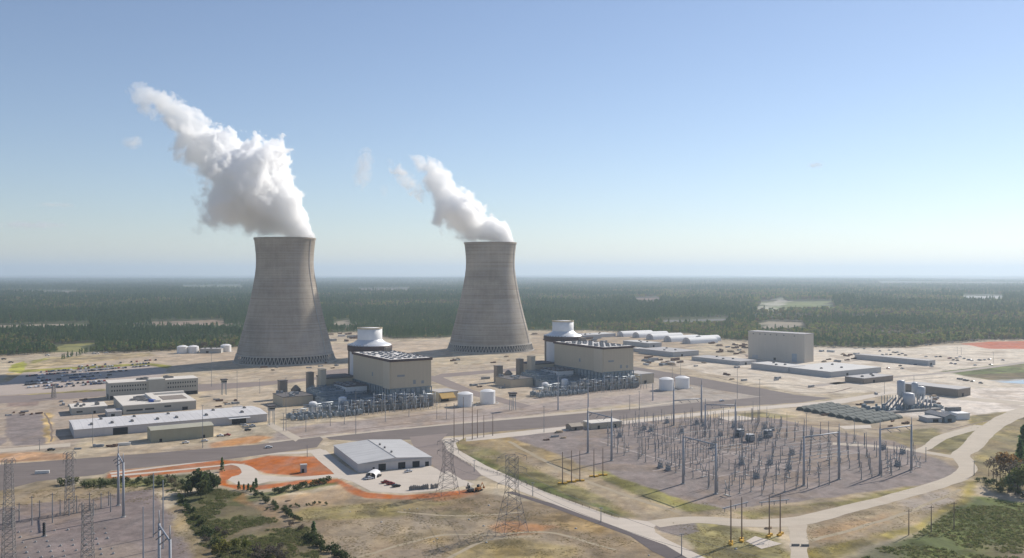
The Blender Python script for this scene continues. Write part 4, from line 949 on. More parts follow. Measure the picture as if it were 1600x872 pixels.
for U in (U1, U2):
    for i in range(8): XS.append((ul(U, -44 + i * 11, -14 + rr_.uniform(-1, 1)), PA, rr_.uniform(1.0, 1.25)))
    for i in range(9): WS.append((ul(U, -49.5 + i * 11, -11), PA, 1))
    for i in range(8): GS.append((ul(U, -44 + i * 11, -21), PA, (1, 1, rr_.uniform(.9, 1.3))))
    for i in range(7): GS.append((ul(U, -100 + i * 9, -18 + rr_.uniform(-3, 3)), PA, (.8, 1, rr_.uniform(.55, .8))))
    for i in range(24): FS.append((ul(U, -104 + (i % 12) * 5.6, -24 + (i // 12) * 11 + rr_.uniform(-1, 1)), PA + R(rr_.choice((0, 90))), rr_.uniform(.8, 1.25)))
    for i in range(9): RS.append((ul(U, -92 + i * 14, -4 + (i % 3) * 6), PA, rr_.uniform(.8, 1.3)))
    for i in range(8): RS.append((ul(U, -48 + i * 12, -5), PA, (.8, 1, rr_.uniform(1.2, 1.7))))
    for i in range(34): BS.append((ul(U, -106 + i * 4.4, -29 + rr_.uniform(-1.5, 1.5)), PA, rr_.uniform(.7, 1.35)))
    for i in range(16): BS.append((ul(U, -96 + i * 3.2, -36 + rr_.uniform(-3, 3)), PA, rr_.uniform(.35, .6)))
for pr, sp in ((xf_proto(), XS), (firewall_proto(), WS), (gantry_small(), GS), (fan_proto(), FS), (rack_proto(), RS), (post_proto(), BS)): place(pr, sp)
# large A-shaped ducts against the front of the halls
def duct_proto():
    t = thing('bus_duct', 'pale inclined bus duct rising to the front wall of the turbine hall', 'duct', group='inclined bus ducts on the hall fronts')
    m = MB(); m.tube((-1.5, -9, 4), (0, -.9, 15), .5); m.tube((1.5, -9, 4), (0.9, -.9, 15), .5); m.build('duct', M_STEELG, t)
    m = MB(); m.box(0, -9, 0, 4.4, 2, 4); m.build('support', M_STEELB, t); return t
place(duct_proto(), [(ul(U, x, 0), PA, 1) for U in (U1, U2) for x in (10, 22, 34)])

# white tanks
def big_tank(px, py, r, ytop, label, group=None):
    p = at(px, py); h = height_at(p, ytop); t = thing('storage_tank', label, 'tank', p, R(30), group)
    m = MB(); m.cyl(0, 0, 0, r, h, 32); m.build('wall', M_WHITE, t); m = MB(); m.lathe([(r + .2, h), (r * .55, h + r * .2), (.1, h + r * .27)], 32); m.build('roof', M_WHITE, t)
    m = MB(); m.lathe([(r + 3.5, 0), (r + 3.5, .5), (r + 2.6, .5), (r + 2.6, .1)], 32, smooth=False); m.build('kerb', M_GREYC, t)
    m = MB()
    for i in range(10):
        a = R(10) + i * .09; m.box((r + .4) * math.cos(a), (r + .4) * math.sin(a), i * h / 10, .5, .9, .3, a)
    m.build('stair', M_STEELG, t); return t
big_tank(727, 634, 7.6, 615, 'white storage tank left of its twin, right of the nearer turbine hall')
big_tank(762, 630, 7.6, 611, 'white storage tank right of its twin, right of the nearer turbine hall')
big_tank(1041, 609, 8, 592, 'white storage tank left of its twin, right of the farther turbine hall')
big_tank(1066, 606, 8, 590, 'white storage tank right of its twin, right of the farther turbine hall')
big_tank(285, 552, 8.5, 541.5, 'distant white tank at the left end of the row by the forest')
big_tank(302, 551.5, 8.5, 541.5, 'distant white tank in the middle of the row by the forest')
big_tank(353, 549.5, 8.5, 539.5, 'distant white tank at the right end of the row by the forest')

# ------------------------------------------------------------------ other buildings
M_GREYW = mat('grey_metal_siding', (.42, .42, .42), .65, .09, .06, streak=.4); M_OLIVEW = mat('olive_beige_siding', (.35, .33, .24), .7, .08, .06, streak=.4)
M_TANW = mat('tan_siding', (.53, .48, .41), .7, .07, .06, streak=.5); M_OFFICE = mat('office_concrete', (.43, .41, .36), .75, .07, .08)
M_LIGHTR = mat('light_metal_roof', (.56, .54, .51), .7, .1, .06, 0, dirt=(.5, .47, .45)); M_GREYR = mat('grey_flat_roof', (.40, .38, .37), .75, .1, .08); M_LILAC = mat('pale_lilac_siding', (.52, .49, .48), .65, .08, .06, streak=.4)
M_CREAMR = mat('cream_flat_roof', (.66, .61, .54), .8, .07, .06)
def ribbed(name, col, rot, pitch, metal=.3, rough=.5):
    m, nt, b = new_mat(name); tc = N(nt, 'ShaderNodeTexCoord').outputs['Object']; s = N(nt, 'ShaderNodeSeparateXYZ'); nt.links.new(tc, s.inputs[0])
    ax = s.outputs[0 if rot == 'x' else 1]
    rb = mth(nt, 'LESS_THAN', mth(nt, 'FRACT', mth(nt, 'MULTIPLY', ax, 1 / pitch)), .12)
    n1 = noise(nt, tc, .06, 5, .6); n2 = noise(nt, vscale(nt, tc, (1, .08, 1) if rot == 'x' else (.08, 1, 1)), .3, 4, .6)
    k = mth(nt, 'SUBTRACT', remap(nt, mth(nt, 'ADD', mth(nt, 'MULTIPLY', n1, .5), mth(nt, 'MULTIPLY', n2, .5)), .3, .7, .86, 1.12), mth(nt, 'MULTIPLY', rb, .13))
    vm = N(nt, 'ShaderNodeVectorMath', operation='SCALE'); vm.inputs[0].default_value = col; nt.links.new(k, vm.inputs['Scale']); nt.links.new(vm.outputs[0], b.inputs['Base Color'])
    b.inputs['Metallic'].default_value = metal; b.inputs['Roughness'].default_value = rough; return m
M_RIBX = ribbed('ribbed_roof_across', (.60, .58, .57), 'x', 6.1, 0, .7); M_RIBY = ribbed('ribbed_roof_along', (.50, .49, .48), 'y', 7.0, .1, .65)
M_VENTR = mat('rooftop_plant', (.22, .21, .2), .7, .2, .5)
def bldg(name, label, cat, x, y, xr=None, L2=None, h=None, ytop=None, L1=None, ang=32, roof='flat', wall=None, roofm=None, rise=1.2, axis='x', group=None, over=.4, xl=None, par=.7):
    p = at(x, y); a = R(ang); d1 = (math.cos(a), math.sin(a)); d2 = (-math.sin(a), math.cos(a))
    if L1 is None: L1 = solve(p, d1, xr)
    if L2 is None: L2 = solve(p, d2, xl)
    if h is None: h = height_at(p, ytop)
    t = thing(name, label, cat, p, a, group); wall = wall or M_GREYW; roofm = roofm or wall
    m = MB()
    if roof == 'flat':
        m.box2(0, 0, 0, L1, L2, h); m.build('wall', wall, t)
        m = MB(); m.box2(-.25, -.25, h + .004, L1 + .25, L2 + .25, h + par); t['rf'] = 1; rf = m.build('roof', roofm, t)
    else:
        m.box2(0, 0, 0, L1, L2, h)
        if axis == 'y': m.add([(0, 0, h), (L1, 0, h), (L1 / 2, 0, h + rise), (0, L2, h), (L1, L2, h), (L1 / 2, L2, h + rise)], [(0, 1, 2), (4, 3, 5)])
        else: m.add([(0, 0, h), (0, L2, h), (0, L2 / 2, h + rise), (L1, 0, h), (L1, L2, h), (L1, L2 / 2, h + rise)], [(1, 0, 2), (3, 4, 5)])
        m.build('wall', wall, t)
        m = MB(); m.gable(0, 0, L1, L2, 0, h, rise, axis, over=over); rf = m.build('roof', roofm, t)
    del_ = 'rf' in t and t.pop('rf'); return t, rf, L1, L2, h
def face_box(parent, name, face, u, z, w, hh, material, L1=0, depth=.12):
    m = MB()
    if face == 'f': m.box2(u, -depth, z, u + w, -.004, z + hh)
    elif face == 'l': m.box2(-depth, u, z, -.004, u + w, z + hh)
    else: m.box2(L1 + .004, u, z, L1 + depth, u + w, z + hh)
    return m.build(name, material, parent)
def units(rf, spots, z, size=(3, 2.2, 1.4), material=None, name='rooftop_unit'):
    m = MB(); m.box(0, 0, 0, *size); m.box(0, 0, size[2], size[0] * .5, size[1] * .6, .4); me = m.mesh(name, material or M_VENTR)
    for s in spots:
        o = bpy.data.objects.new(name, me); COL.objects.link(o); o.parent = rf; o.location = (s[0], s[1], z)
        if len(s) > 2: o.scale = (s[2],) * 3
# three storey offices
t, rf, L1, L2, h = bldg('office_building', 'three storey beige office building with rows of small dark windows', 'offices', 170, 625, 309, 27, 16.7, wall=M_OFFICE, roofm=M_CREAMR, ang=31)
wm = MB(); wm.box(0, -.06, 0, 1.2, .12, 1.7); wme = wm.mesh('window', M_GLASS)
for row in (8.2, 12.6):
    for i in range(34):
        x = 3 + i * (L1 - 6) / 33
        if .42 * L1 < x < .63 * L1: continue
        o = bpy.data.objects.new('window', wme); COL.objects.link(o); o.parent = t; o.location = (x, 0, row)
face_box(t, 'ground_floor_recess', 'f', 1, .2, L1 * .3, 3.6, M_DARK); face_box(t, 'ground_floor_recess', 'f', L1 * .7, .2, L1 * .29, 3.6, M_DARK)  # flat dark panels paint the shade of the recessed ground floor
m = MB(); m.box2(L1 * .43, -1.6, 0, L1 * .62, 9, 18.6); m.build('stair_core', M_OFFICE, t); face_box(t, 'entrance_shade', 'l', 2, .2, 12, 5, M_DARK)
units(rf, [(L1 * .34, 14), (L1 * .38, 17), (L1 * .42, 13, 1.4), (L1 * .66, 15, 1.5), (L1 * .69, 17), (L1 * .72, 15)], 17.4, (4, 3, 1.6))
t, rf, L1, L2, h = bldg('office_building', 'two storey beige building with ducts on its roof, before the three storey offices', 'offices', 192, 648, 306, 72, 7.7, wall=M_OFFICE, roofm=M_CREAMR, ang=31)
face_box(t, 'window_band', 'f', 3, 2.6, 14, 1.6, M_GLASS); face_box(t, 'window_band', 'f', 19, 2.8, 8, 1.5, M_GLASS); face_box(t, 'window_band', 'f', 36, 4, 6, 1.6, M_GLASS); face_box(t, 'door', 'f', 52, .1, 5, 3, M_DARK)
m = MB(); m.box2(38, 18, 8.42, 60, 46, 8.7); m.build('roof_well', mat('brown_roof_gravel', (.25, .21, .18), .9, .15, .3), rf)
m = MB(); m.box2(28, 8, 8.42, 34, 66, 10.2); m.box2(34, 60, 8.42, L1, 66, 10.2); m.build('parapet', M_CREAMR, rf)
units(rf, [(20, 24), (20, 34), (20, 44, 1.2), (14, 30), (25, 20)], 8.4, (9, 2.4, 1.6)); m = MB(); m.box(27, 12, 8.42, 3, 7, 2.2, .5); m.build('duct', mat('blue_tarp', (.06, .12, .38), .6, .15, .5), rf)
t, rf, L1, L2, h = bldg('office_building', 'small single storey building with cluttered cream roof left of the offices', 'offices', 112, 649, 167, 30, 5.9, wall=M_OFFICE, roofm=M_CREAMR, ang=31)
units(rf, [(4, 8), (8, 5), (11, 12), (22, 10, 1.5), (6, 16)], 6.6, (2.6, 2, 1.6)); face_box(t, 'window_band', 'f', 4, 2, 5, 1.4, M_GLASS); face_box(t, 'door', 'f', 18, .1, 2, 2.6, M_DARK)
t, rf, L1, L2, h = bldg('guard_house', 'little grey flat roofed link block between the two low offices', 'guard house', 168, 652, 190, 20, 4, wall=M_GREYW, roofm=M_GREYR, ang=31); face_box(t, 'door', 'f', 3, .1, 3, 2.6, M_DARK)
# long warehouse
t, rf, L1, L2, h = bldg('warehouse', 'very long low warehouse with ribbed pale roof and small vents', 'warehouse', 116, 685, 417, 52, 6.6, wall=M_LILAC, roofm=M_RIBX, roof='gable', rise=1.4, ang=31)
face_box(t, 'roller_door', 'f', 28, .1, 11, 5.4, M_DARK)
for u in (L1 * .80, L1 * .84): face_box(t, 'roller_door', 'f', u, .1, 6, 4.6, M_DARK)
m = MB(); m.box2(L1 * .78, -4, 5.2, L1 * .9, -.004, 5.5); m.build('canopy', M_WHITE, t)
units(rf, [(L1 * u, 14) for u in (.09, .19, .29, .42, .52, .68, .88)] + [(L1 * u, 37) for u in (.15, .32, .5, .75, .93)], 7.5, (2, 4.5, 1.3), name='roof_vent')
t, rf, L1, L2, h = bldg('shed', 'long olive beige shed in front of the warehouse', 'shed', 236, 692, 333, 19, 9.2, wall=M_OLIVEW, roofm=mat('olive_roof', (.42, .40, .31), .6, .08, .08), roof='gable', rise=1.3, ang=31)
face_box(t, 'door', 'f', 6, .1, 2, 2.4, M_DARK); face_box(t, 'door', 'f', 38, .1, 2, 2.4, M_DARK)
# silver roofed shed by the clay banks
t, rf, L1, L2, h = bldg('warehouse', 'wide silver roofed shed with three dark doorways beside the orange clay', 'warehouse', 560, 739, 674, 68, 5.7, wall=M_LILAC, roofm=M_RIBY, roof='gable', axis='y', rise=1.9, ang=25)
for u, w, hh in ((13.5, 5, 4.4), (27, 5, 4.2), (37, 5, 4), (46, 2.6, 3)): face_box(t, 'roller_door', 'f', u, .1, w, hh, M_DARK)
face_box(t, 'window', 'f', 9.5, 1.6, 1.4, 1.2, M_GLASS); m = MB(); m.box2(-.5, -.7, h - .15, L1 + .5, -.4, h + .15); m.build('gutter', M_GREYW, t)
m = MB(); m.cyl(0, 0, 0, .7, .9, 10); m.lathe([(1.1, .9), (.1, 1.5)], 10); me = m.mesh('roof_vent', M_VENTR)
for y in (18, 34, 46):
    o = bpy.data.objects.new('roof_vent', me); COL.objects.link(o); o.parent = rf; o.location = (28, y, h + 1.9)
m = MB(); m.box2(L1 / 2 - .3, -.4, h + 2.15, L1 / 2 + .3, L2 + .4, h + 2.4); m.build('ridge_cap', M_GREYR, rf)
# white carport tent
t = thing('carport', 'small white arched carport tent at the corner of the silver roofed shed', 'carport', at(583, 745), R(-10))
arc = [(3.2 * math.cos(a), 2.2 + 1.6 * math.sin(a)) for a in np.linspace(0, math.pi, 11)]; arc = [(3.2, 0)] + arc + [(-3.2, 0)]
m = MB(); n = len(arc)
for off in (0, .12): m.add([(x * (1 - off / 6), -5, z - off) for x, z in arc] + [(x * (1 - off / 6), 5, z - off) for x, z in arc], [(i, i + 1, n + i + 1, n + i) if not off else (n + i, n + i + 1, i + 1, i) for i in range(n - 1)], 0, True)
m.build('cover', M_WHITE, t); m = MB(); m.box2(-2.9, 4.6, 0, 2.9, 4.7, 3.6); m.build('back_wall', M_DARK, t)
# big plain box on the right
t, rf, L1, L2, h = bldg('module_building', 'very large plain tan box building on the right', 'assembly hall', 1257, 567, 1271.5, 93, 41, ang=43, wall=M_TANW, roofm=M_GREYR, par=1)
face_box(t, 'door', 'l', 12, .2, 8, 12, mat('blue_grey_door', (.33, .38, .43), .6, .1, .2)); face_box(t, 'door', 'l', 46, .2, 4, 4, M_DARK); face_box(t, 'door', 'l', 76, .2, 10, 6, M_GREYW)
lm = MB(); lm.box(-.1, 0, 0, .2, 2.2, 1.6); lme = lm.mesh('louvre', M_VENTR)
for y in (16, 33, 45, 55, 64, 73, 84):
    o = bpy.data.objects.new('louvre', lme); COL.objects.link(o); o.parent = t; o.location = (0, y, 37.5)
# low sheds right
for spec in (
    ('shed', 'long low grey shed running up to the large tan box', 1156, 571, 1182, 92, 5, 35, M_GREYW, M_GREYR),
    ('shed', 'grey flat roofed shed in front of the large tan box', 1231, 582.5, 1258, 62, 7, 33, M_GREYW, M_LIGHTR),
    ('shed', 'broad low grey shed with wide flat roof right of the tan box', 1298, 590, 1377, 74, 6.5, 33, M_GREYW, M_LIGHTR),
    ('shed', 'long low grey shed beside the far car park', 1450, 571.5, 1462, 118, 6.5, 33, M_GREYW, M_GREYR),
    ('shed', 'low brownish shed right of the broad grey one', 1350, 600, 1396, 26, 6, 33, M_BROWN, M_GREYR),
    ('shed', 'grey shed left of the hoop tents behind the far turbine hall', 900, 531, 940, 40, 7, 33, M_GREYW, M_GREYR),
    ('shed', 'pale low shed behind the white shield building of the far unit', 920, 528, 962, 36, 6, 33, M_LILAC, M_LIGHTR),
    ('shed', 'grey metal shed with bright roof below the hoop tents', 1014, 543, 1034, 70, 7, 33, M_GREYW, M_LIGHTR),
    ('shed', 'long grey shed with rounded heap beside it below the hoop tents', 1052, 558, 1092, 80, 7, 33, M_GREYW, M_GREYR),
    ('shed', 'short grey shed right of the far turbine hall roof', 1010, 551.5, 1022, 36, 5, 33, M_GREYW, M_LIGHTR),
    ('shed', 'long brown grey shed behind the batch plant silos', 1497, 621, 1517, 62, 8, 36, M_BROWN, M_GREYR),
    ('shed', 'distant low shed by the three tanks near the forest', 312, 552, 345, 20, 6.5, 4, M_GREYC, M_GREYR),
    ('shed', 'low beige hut at the right end of the farther transformer yard', 1000, 600, 1022, 30, 11, 32, M_BEIGE, M_GREYR),
):
    nm, lb, x, y, xr, L2_, hh, an, wl, rm = spec
    t, rf, L1, L2, h = bldg(nm, lb, 'shed', x, y, xr, L2_, hh, wall=wl, roofm=rm, ang=an)
    face_box(t, 'door', 'f', max(.5, L1 * .3), .1, min(4, L1 * .3), min(3.6, hh * .7), M_DARK)
    if L1 > 30: units(rf, [(L1 * u, L2 * v) for u, v in ((.2, .4), (.5, .3), (.7, .7))], hh + .7)
t, rf, L1, L2, h = bldg('storage_building', 'beige building with sloping ochre front beside the nearer pair of white tanks', 'store', 686, 628, 716, 24, 9, wall=M_BEIGE, roofm=M_GREYR)
m = MB(); m.add([(-.2, -.3, 8.8), (16, -.3, 8.8), (16, -6.5, 4.2), (-.2, -6.5, 4.2), (-.2, -.3, 8.2), (16, -.3, 8.2), (16, -6.5, 3.6), (-.2, -6.5, 3.6)], [(3, 2, 1, 0), (4, 5, 6, 7), (0, 4, 7, 3), (2, 6, 5, 1), (3, 7, 6, 2)]); m.build('ochre_awning', M_YELB, t)
face_box(t, 'door', 'f', 2, .1, 9, 3.6, M_DARK)
# hoop tents
def tent(px, py, L, W, hh, label):
    t = thing('hoop_tent', label, 'tent', at(px, py), R(28), 'white hoop tents near the forest')
    n = 13; arc = [(W / 2 - W / 2 * math.cos(a), hh * math.sin(a) ** .8) for a in np.linspace(0, math.pi, n)]
    m = MB(); m.add([(0, y, z) for y, z in arc] + [(L, y, z) for y, z in arc], [(i, n + i, n + i + 1, i + 1) for i in range(n - 1)], 0, True); m.build('cover', mat('white_tent_fabric', (.80, .78, .75), .7, .05, .2), t)
    m = MB(); m.add([(.15, y, z * .99) for y, z in arc], [tuple(range(n))]); m.add([(L - .15, y, z * .99) for y, z in arc], [tuple(range(n - 1, -1, -1))]); m.build('end_wall', M_LILAC, t)
    m = MB(); m.box2(-.05, W * .35, 0, .1, W * .65, hh * .6); m.build('door', M_GREYW, t)
for x, y, L, lb in ((974, 526.5, 78, 'hoop tent at the far left of the row of white tents'), (999, 528, 76, 'second hoop tent from the left in the row of white tents'), (1021, 531, 76, 'third hoop tent from the left in the row of white tents'),
                    (1049, 534.5, 72, 'fourth hoop tent from the left, the widest of the white tents'), (1079, 537.5, 66, 'white hoop tent with a brown end wall, last but one on the right'), (1098, 534, 46, 'hoop tent at the far right end of the row of white tents')):
    tent(x, y, L, 24, 11, lb)
# concrete batch plant
t = thing('batch_plant', 'concrete batch plant with silos and sloping conveyors', 'batch plant', at(1412, 640), R(20)); t.scale = (.86,) * 3
def silo(x, y, r, z0, z1): 
    m = MB(); m.lathe([(.6, z0 - 4), (r, z0), (r, z1), (r * .5, z1 + 1), (.1, z1 + 1.2)], 16)
    for a in (0, 1.57, 3.14, 4.71): m.box(x * 0 + r * .8 * math.cos(a), r * .8 * math.sin(a), 0, .5, .5, z0)
    m.v = [(p[0] + x, p[1] + y, p[2]) for p in m.v]; return m
M_SILO = mat('grey_silo_steel', (.46, .47, .49), .55, .12, .2, .2, streak=.4)
silo(2, 6, 4.2, 16, 31).build('silo', M_SILO, t); silo(4, -3, 6.2, 7, 18).build('silo', M_SILO, t); silo(42, 18, 5.2, 9, 21).build('silo', M_SILO, t); silo(38, 22, 3.6, 14, 25).build('silo', M_SILO, t)
m = MB()
for i in range(4):
    m.tube((-30 + i * 5, 2 - i * 2.5, 1.5), (-11 + i * 4, 6 - i * 2, 13), .9, n=6)
    m.tube((6 + i * 5, -12 - i * 1.5, 1.5), (22 + i * 4, -3 - i, 13.5), .9, n=6)
m.build('conveyor', mat('conveyor_grey', (.24, .25, .27), .7, .15, .3), t)
m = MB(); r_ = random.Random(9)
for i in range(46): m.box(r_.uniform(-46, 46), r_.uniform(-10, 12), 0, r_.uniform(1, 6), r_.uniform(1, 4), r_.uniform(1.5, 7))
for i in range(16): x = -14 + i * 3.6; m.box(x, 18 - i * .4, 0, .5, .5, 14)
m.box(0, 1, 0, 98, 26, .35); m.build('plant_frame', M_STEELB, t); m = MB(); m.box(-6, -14, 0, 84, 7, 2.2); m.build('aggregate_bin', M_VENTR, t)
# dark barrel covered stockpiles
M_TARP = mat('dark_green_grey_tarp', (.085, .10, .095), .8, .25, .3)
def ridge_proto():
    n = 9; arc = [(5.5 * math.cos(a), 4.2 * math.sin(a)) for a in np.linspace(math.pi, 0, n)]; m = MB()
    for k in range(8):
        f = 1 if k % 2 else .93; x0 = k * 12; m.add([(x0, y * f, z * f) for y, z in arc] + [(x0 + 12, y * f, z * f) for y, z in arc], [(i + 1, i, n + i, n + i + 1) for i in range(n - 1)], 0, True)
        m.add([(x0, y * f, z * f) for y, z in arc], [tuple(range(n))]); m.add([(x0 + 12, y * f, z * f) for y, z in arc], [tuple(range(n - 1, -1, -1))])
    return tag(m.build('covered_stockpile', M_TARP), 'long dark tarpaulin covered stockpile row right of the switchyard', 'stockpile', 'dark covered stockpile rows')
base = at(1250, 641)
place(ridge_proto(), [((base.x + 4.3 * i, base.y - 8.9 * i, 0), R(36), (rr_.uniform(.50, .60), .86, rr_.uniform(.7, .95))) for i in range(9)])
# small sheds by the white lot
t, rf, L1, L2, h = bldg('shed', 'dark grey gabled shed on the bright lot beyond the switchyard', 'shed', 1476, 660, 1494, 26, 4.6, ang=12, wall=M_STEELB, roofm=mat('dark_grey_roof', (.2, .2, .21), .6, .1, .2), roof='gable', rise=2.2, axis='y'); face_box(t, 'door', 'f', 3, .1, 4, 3, M_DARK)
t, rf, L1, L2, h = bldg('shed', 'low grey lean to shed left of the dark gabled one', 'shed', 1449, 660, 1473, 14, 3.2, ang=4, wall=M_GREYW, roofm=M_GREYR); face_box(t, 'door', 'f', 5, .1, 5, 2.6, M_DARK)
t, rf, L1, L2, h = bldg('shed', 'white flat shed with dark box on its roof at the edge of the bright lot', 'shed', 1496, 656, 1516, 22, 5, ang=10, wall=M_WHITE, roofm=M_WHITE)
m = MB(); m.box(6, 14, 5.75, 14, 4, 3.4); m.build('rooftop_unit', M_VENTR, rf)
# small brown kiosk on clay
t, rf, L1, L2, h = bldg('pump_house', 'small pale slab frame standing on the orange clay', 'pump house', 470, 739, 479, 3, 4.6, ang=20, wall=M_GREYC, roofm=M_GREYC)
face_box(t, 'door', 'f', .6, .1, 1.6, 2.4, M_DARK)
# switchyard control houses
t, rf, L1, L2, h = bldg('control_house', 'long low tan control house at the back of the switchyard', 'control house', 924, 671, 972, 14, 4.5, ang=25, wall=M_BEIGE, roofm=M_CREAMR); face_box(t, 'door', 'f', 6, .1, 2.2, 2.6, M_DARK); face_box(t, 'door', 'f', 22, .1, 2.2, 2.6, M_DARK)
t, rf, L1, L2, h = bldg('control_house', 'small tan pitched roof hut left of the long control house', 'hut', 893, 673, 911, 10, 3, ang=25, wall=M_BROWN, roofm=mat('tan_hip_roof', (.40, .34, .27), .8, .1, .3), roof='gable', rise=2); face_box(t, 'door', 'f', 3, .1, 1.8, 2.2, M_DARK)
# ------------------------------------------------------------------ switchyard
YA = R(27); YO = at(1118.5, 772); Y1 = Vector((math.cos(YA), math.sin(YA), 0)); Y2 = Vector((-math.sin(YA), math.cos(YA), 0))
M_POST = mat('switchyard_steel', (.25, .26, .275), .6, .15, .6, .25); M_INS = mat('insulator_porcelain', (.25, .235, .24), .5, .15, .6); M_POLE = mat('tall_gantry_steel', (.33, .35, .39), .6, .1, .3, .2)
M_WOOD = mat('pole_wood', (.22, .165, .13), .85, .2, .6); M_YELLOW = mat('yellow_mat', (.62, .36, .04), .7, .15, .5); M_PALEI = mat('pale_insulator', (.33, .34, .35), .5, .1, .5)
YARD = gpoly([(938, 694), (950, 668), (1030, 655), (1190, 655), (1240, 668), (1330, 690), (1470, 718), (1440, 735), (1370, 752), (1320, 752), (1260, 772), (1135, 778), (1090, 762), (1060, 742), (960, 708)])
def bus_post():
    t = thing('bus_post', 'slim steel bus support post with stacked insulator in the large switchyard', 'post', group='bus support posts in the switchyard')
    m = MB(); m.tube((0, 0, 0), (0, 0, 6.6), .30, .24, 6); m.build('post', M_POST, t); m = MB(); m.tube((0, 0, 6.6), (0, 0, 9.6), .26, .2, 6); m.box(0, 0, 9.6, .9, .3, .25); m.build('insulator', M_INS, t)
    m = MB(); m.box(0, 0, 0, 1.2, 1.2, .3); m.build('footing', M_GREYC, t); return t
def vswitch():
    t = thing('disconnect_switch', 'grey disconnect switch with insulators leaning apart like a V', 'switch', group='disconnect switches in the switchyard')
    m = MB()
    for x in (-1.6, 1.6): m.tube((x, 0, 0), (x, 0, 3.6), .24, .22, 6)
    m.box(0, 0, 3.5, 5, .5, .4); m.build('frame', M_POST, t)
    for s in (-1, 1):
        m = MB(); m.tube((s * .5, 0, 3.9), (s * 2.1, 0, 8.4), .27, .2, 6); m.build('insulator', M_PALEI, t)
    m = MB(); m.box(0, 0, .05, 4.6, 1.6, .3); m.build('footing', M_GREYC, t); return t
def breaker():
    t = thing('circuit_breaker', 'grey circuit breaker box with three pairs of bushings', 'circuit breaker', group='circuit breakers in the switchyard')
    m = MB(); m.box(0, 0, .5, 4, 1.4, 1.4); m.tube((-2.2, 0, 2.5), (2.2, 0, 2.5), .5, n=8); m.build('tank', M_EQUIP, t)
    for x in (-1.8, 0, 1.8):
        for s in (-1, 1):
            m = MB(); m.tube((x, s * .3, 2.8), (x, s * 1.5, 6.2), .22, .15, 6); m.build('bushing', M_PALEI, t)
    m = MB(); m.box(0, 0, .02, 4.6, 2, .48); m.build('footing', M_GREYC, t); return t
def mast():
    t = thing('lightning_mast', 'tall thin lightning mast rising above the switchyard posts', 'mast', group='lightning masts in the switchyard')
    m = MB(); m.tube((0, 0, 0), (0, 0, 19), .30, .12, 6); m.build('mast', M_POST, t); m = MB(); m.box(0, 0, 0, 1.4, 1.4, .4); m.build('footing', M_GREYC, t); return t
ry = random.Random(77); BP, VS, CB_, LM = [], [], [], []
for i in range(-4, 26):
    for j in range(-2, 28):
        x, y = 4 + i * 9.2, 3 + j * 8.6; p = YO + Y1 * x + Y2 * y
        if not inside(YARD, np.array([p.x]), np.array([p.y]))[0]: continue
        ty = (i + (j // 3) * 2) % 6
        if ry.random() < .30: continue
        jx = p + Y1 * ry.uniform(-.4, .4)
        if ty in (0, 2, 3): BP.append((jx, YA, (1, 1, ry.choice((.8, 1, 1.15, 1.3)))))
        elif ty in (1, 4): VS.append((jx, YA + (R(90) if j % 2 else 0), ry.uniform(.85, 1.05))) if ry.random() < .42 else BP.append((jx, YA, (1, 1, ry.choice((.7, .9)))))
        elif ty == 5: CB_.append((jx, YA + R(90), 1)) if ry.random() < .4 else BP.append((jx, YA, (1, 1, 1.1)))
        if ry.random() < .05: LM.append((p + Y1 * 4 + Y2 * 4, YA, (1, 1, ry.uniform(.75, 1.05))))
for pr, sp in ((bus_post(), BP), (vswitch(), VS), (breaker(), CB_), (mast(), LM)): place(pr, sp)
# rigid bus tubes lying on the posts
def bus_proto():
    m = MB(); m.tube((0, 0, 0), (74, 0, 0), .14, n=6); return tag(m.build('bus_pipe', mat('aluminium_bus', (.36, .37, .38), .6, .08, .5)), 'long pale aluminium bus pipe carried on the switchyard posts', 'pipe', 'bus pipes over the switchyard')
place(bus_proto(), [(YO + Y1 * x + Y2 * y + Vector((0, 0, 9.7)), YA, 1) for x, y in ((60, 12), (60, 20), (60, 29), (70, 46), (70, 55), (14, 63), (14, 72), (84, 72), (90, 89), (20, 98), (96, 106), (30, 124))])
for a, b in (((938, 690, 1.6), (1118, 744, 1.6)), ((1005, 672, 1.6), (1250, 738, 1.6)), ((1020, 736, 1.4), (1180, 700, 1.4)), ((1120, 745, 1.4), (1300, 712, 1.4))):
    ribbon('path', [a, b], mat('cable_trench_cover', (.40, .34, .31), .85, .15, .4), .05)
# transformers in the yard
t = thing('yard_transformer', 'dark box transformer with white lid, leftmost of the three in the switchyard', 'transformer', at(1156, 682), YA)
m = MB(); m.box(0, 0, .3, 5, 4, 5); m.build('tank', mat('dark_blue_green_tank', (.10, .13, .14), .6, .15, .4), t)
m = MB(); m.box(0, 0, 5.3, 5.2, 4.2, .6); m.build('lid', M_WHITE, t)
for s in (-1, 1): m = MB(); m.box(0, s * 2.7, .8, 4, 1.3, 3.6); m.build('radiator', M_EQUIP, t)
for x in (-1.5, 0, 1.5): m = MB(); m.tube((x, 0, 5.9), (x, 0, 8), .22, .14, 6); m.build('bushing', M_BROWN, t)
dup(t, at(1172, 690), YA, 'dark box transformer with white lid, nearest of the three in the switchyard'); dup(t, at(1200, 683), YA, 'dark box transformer with white lid, rightmost of the three in the switchyard')

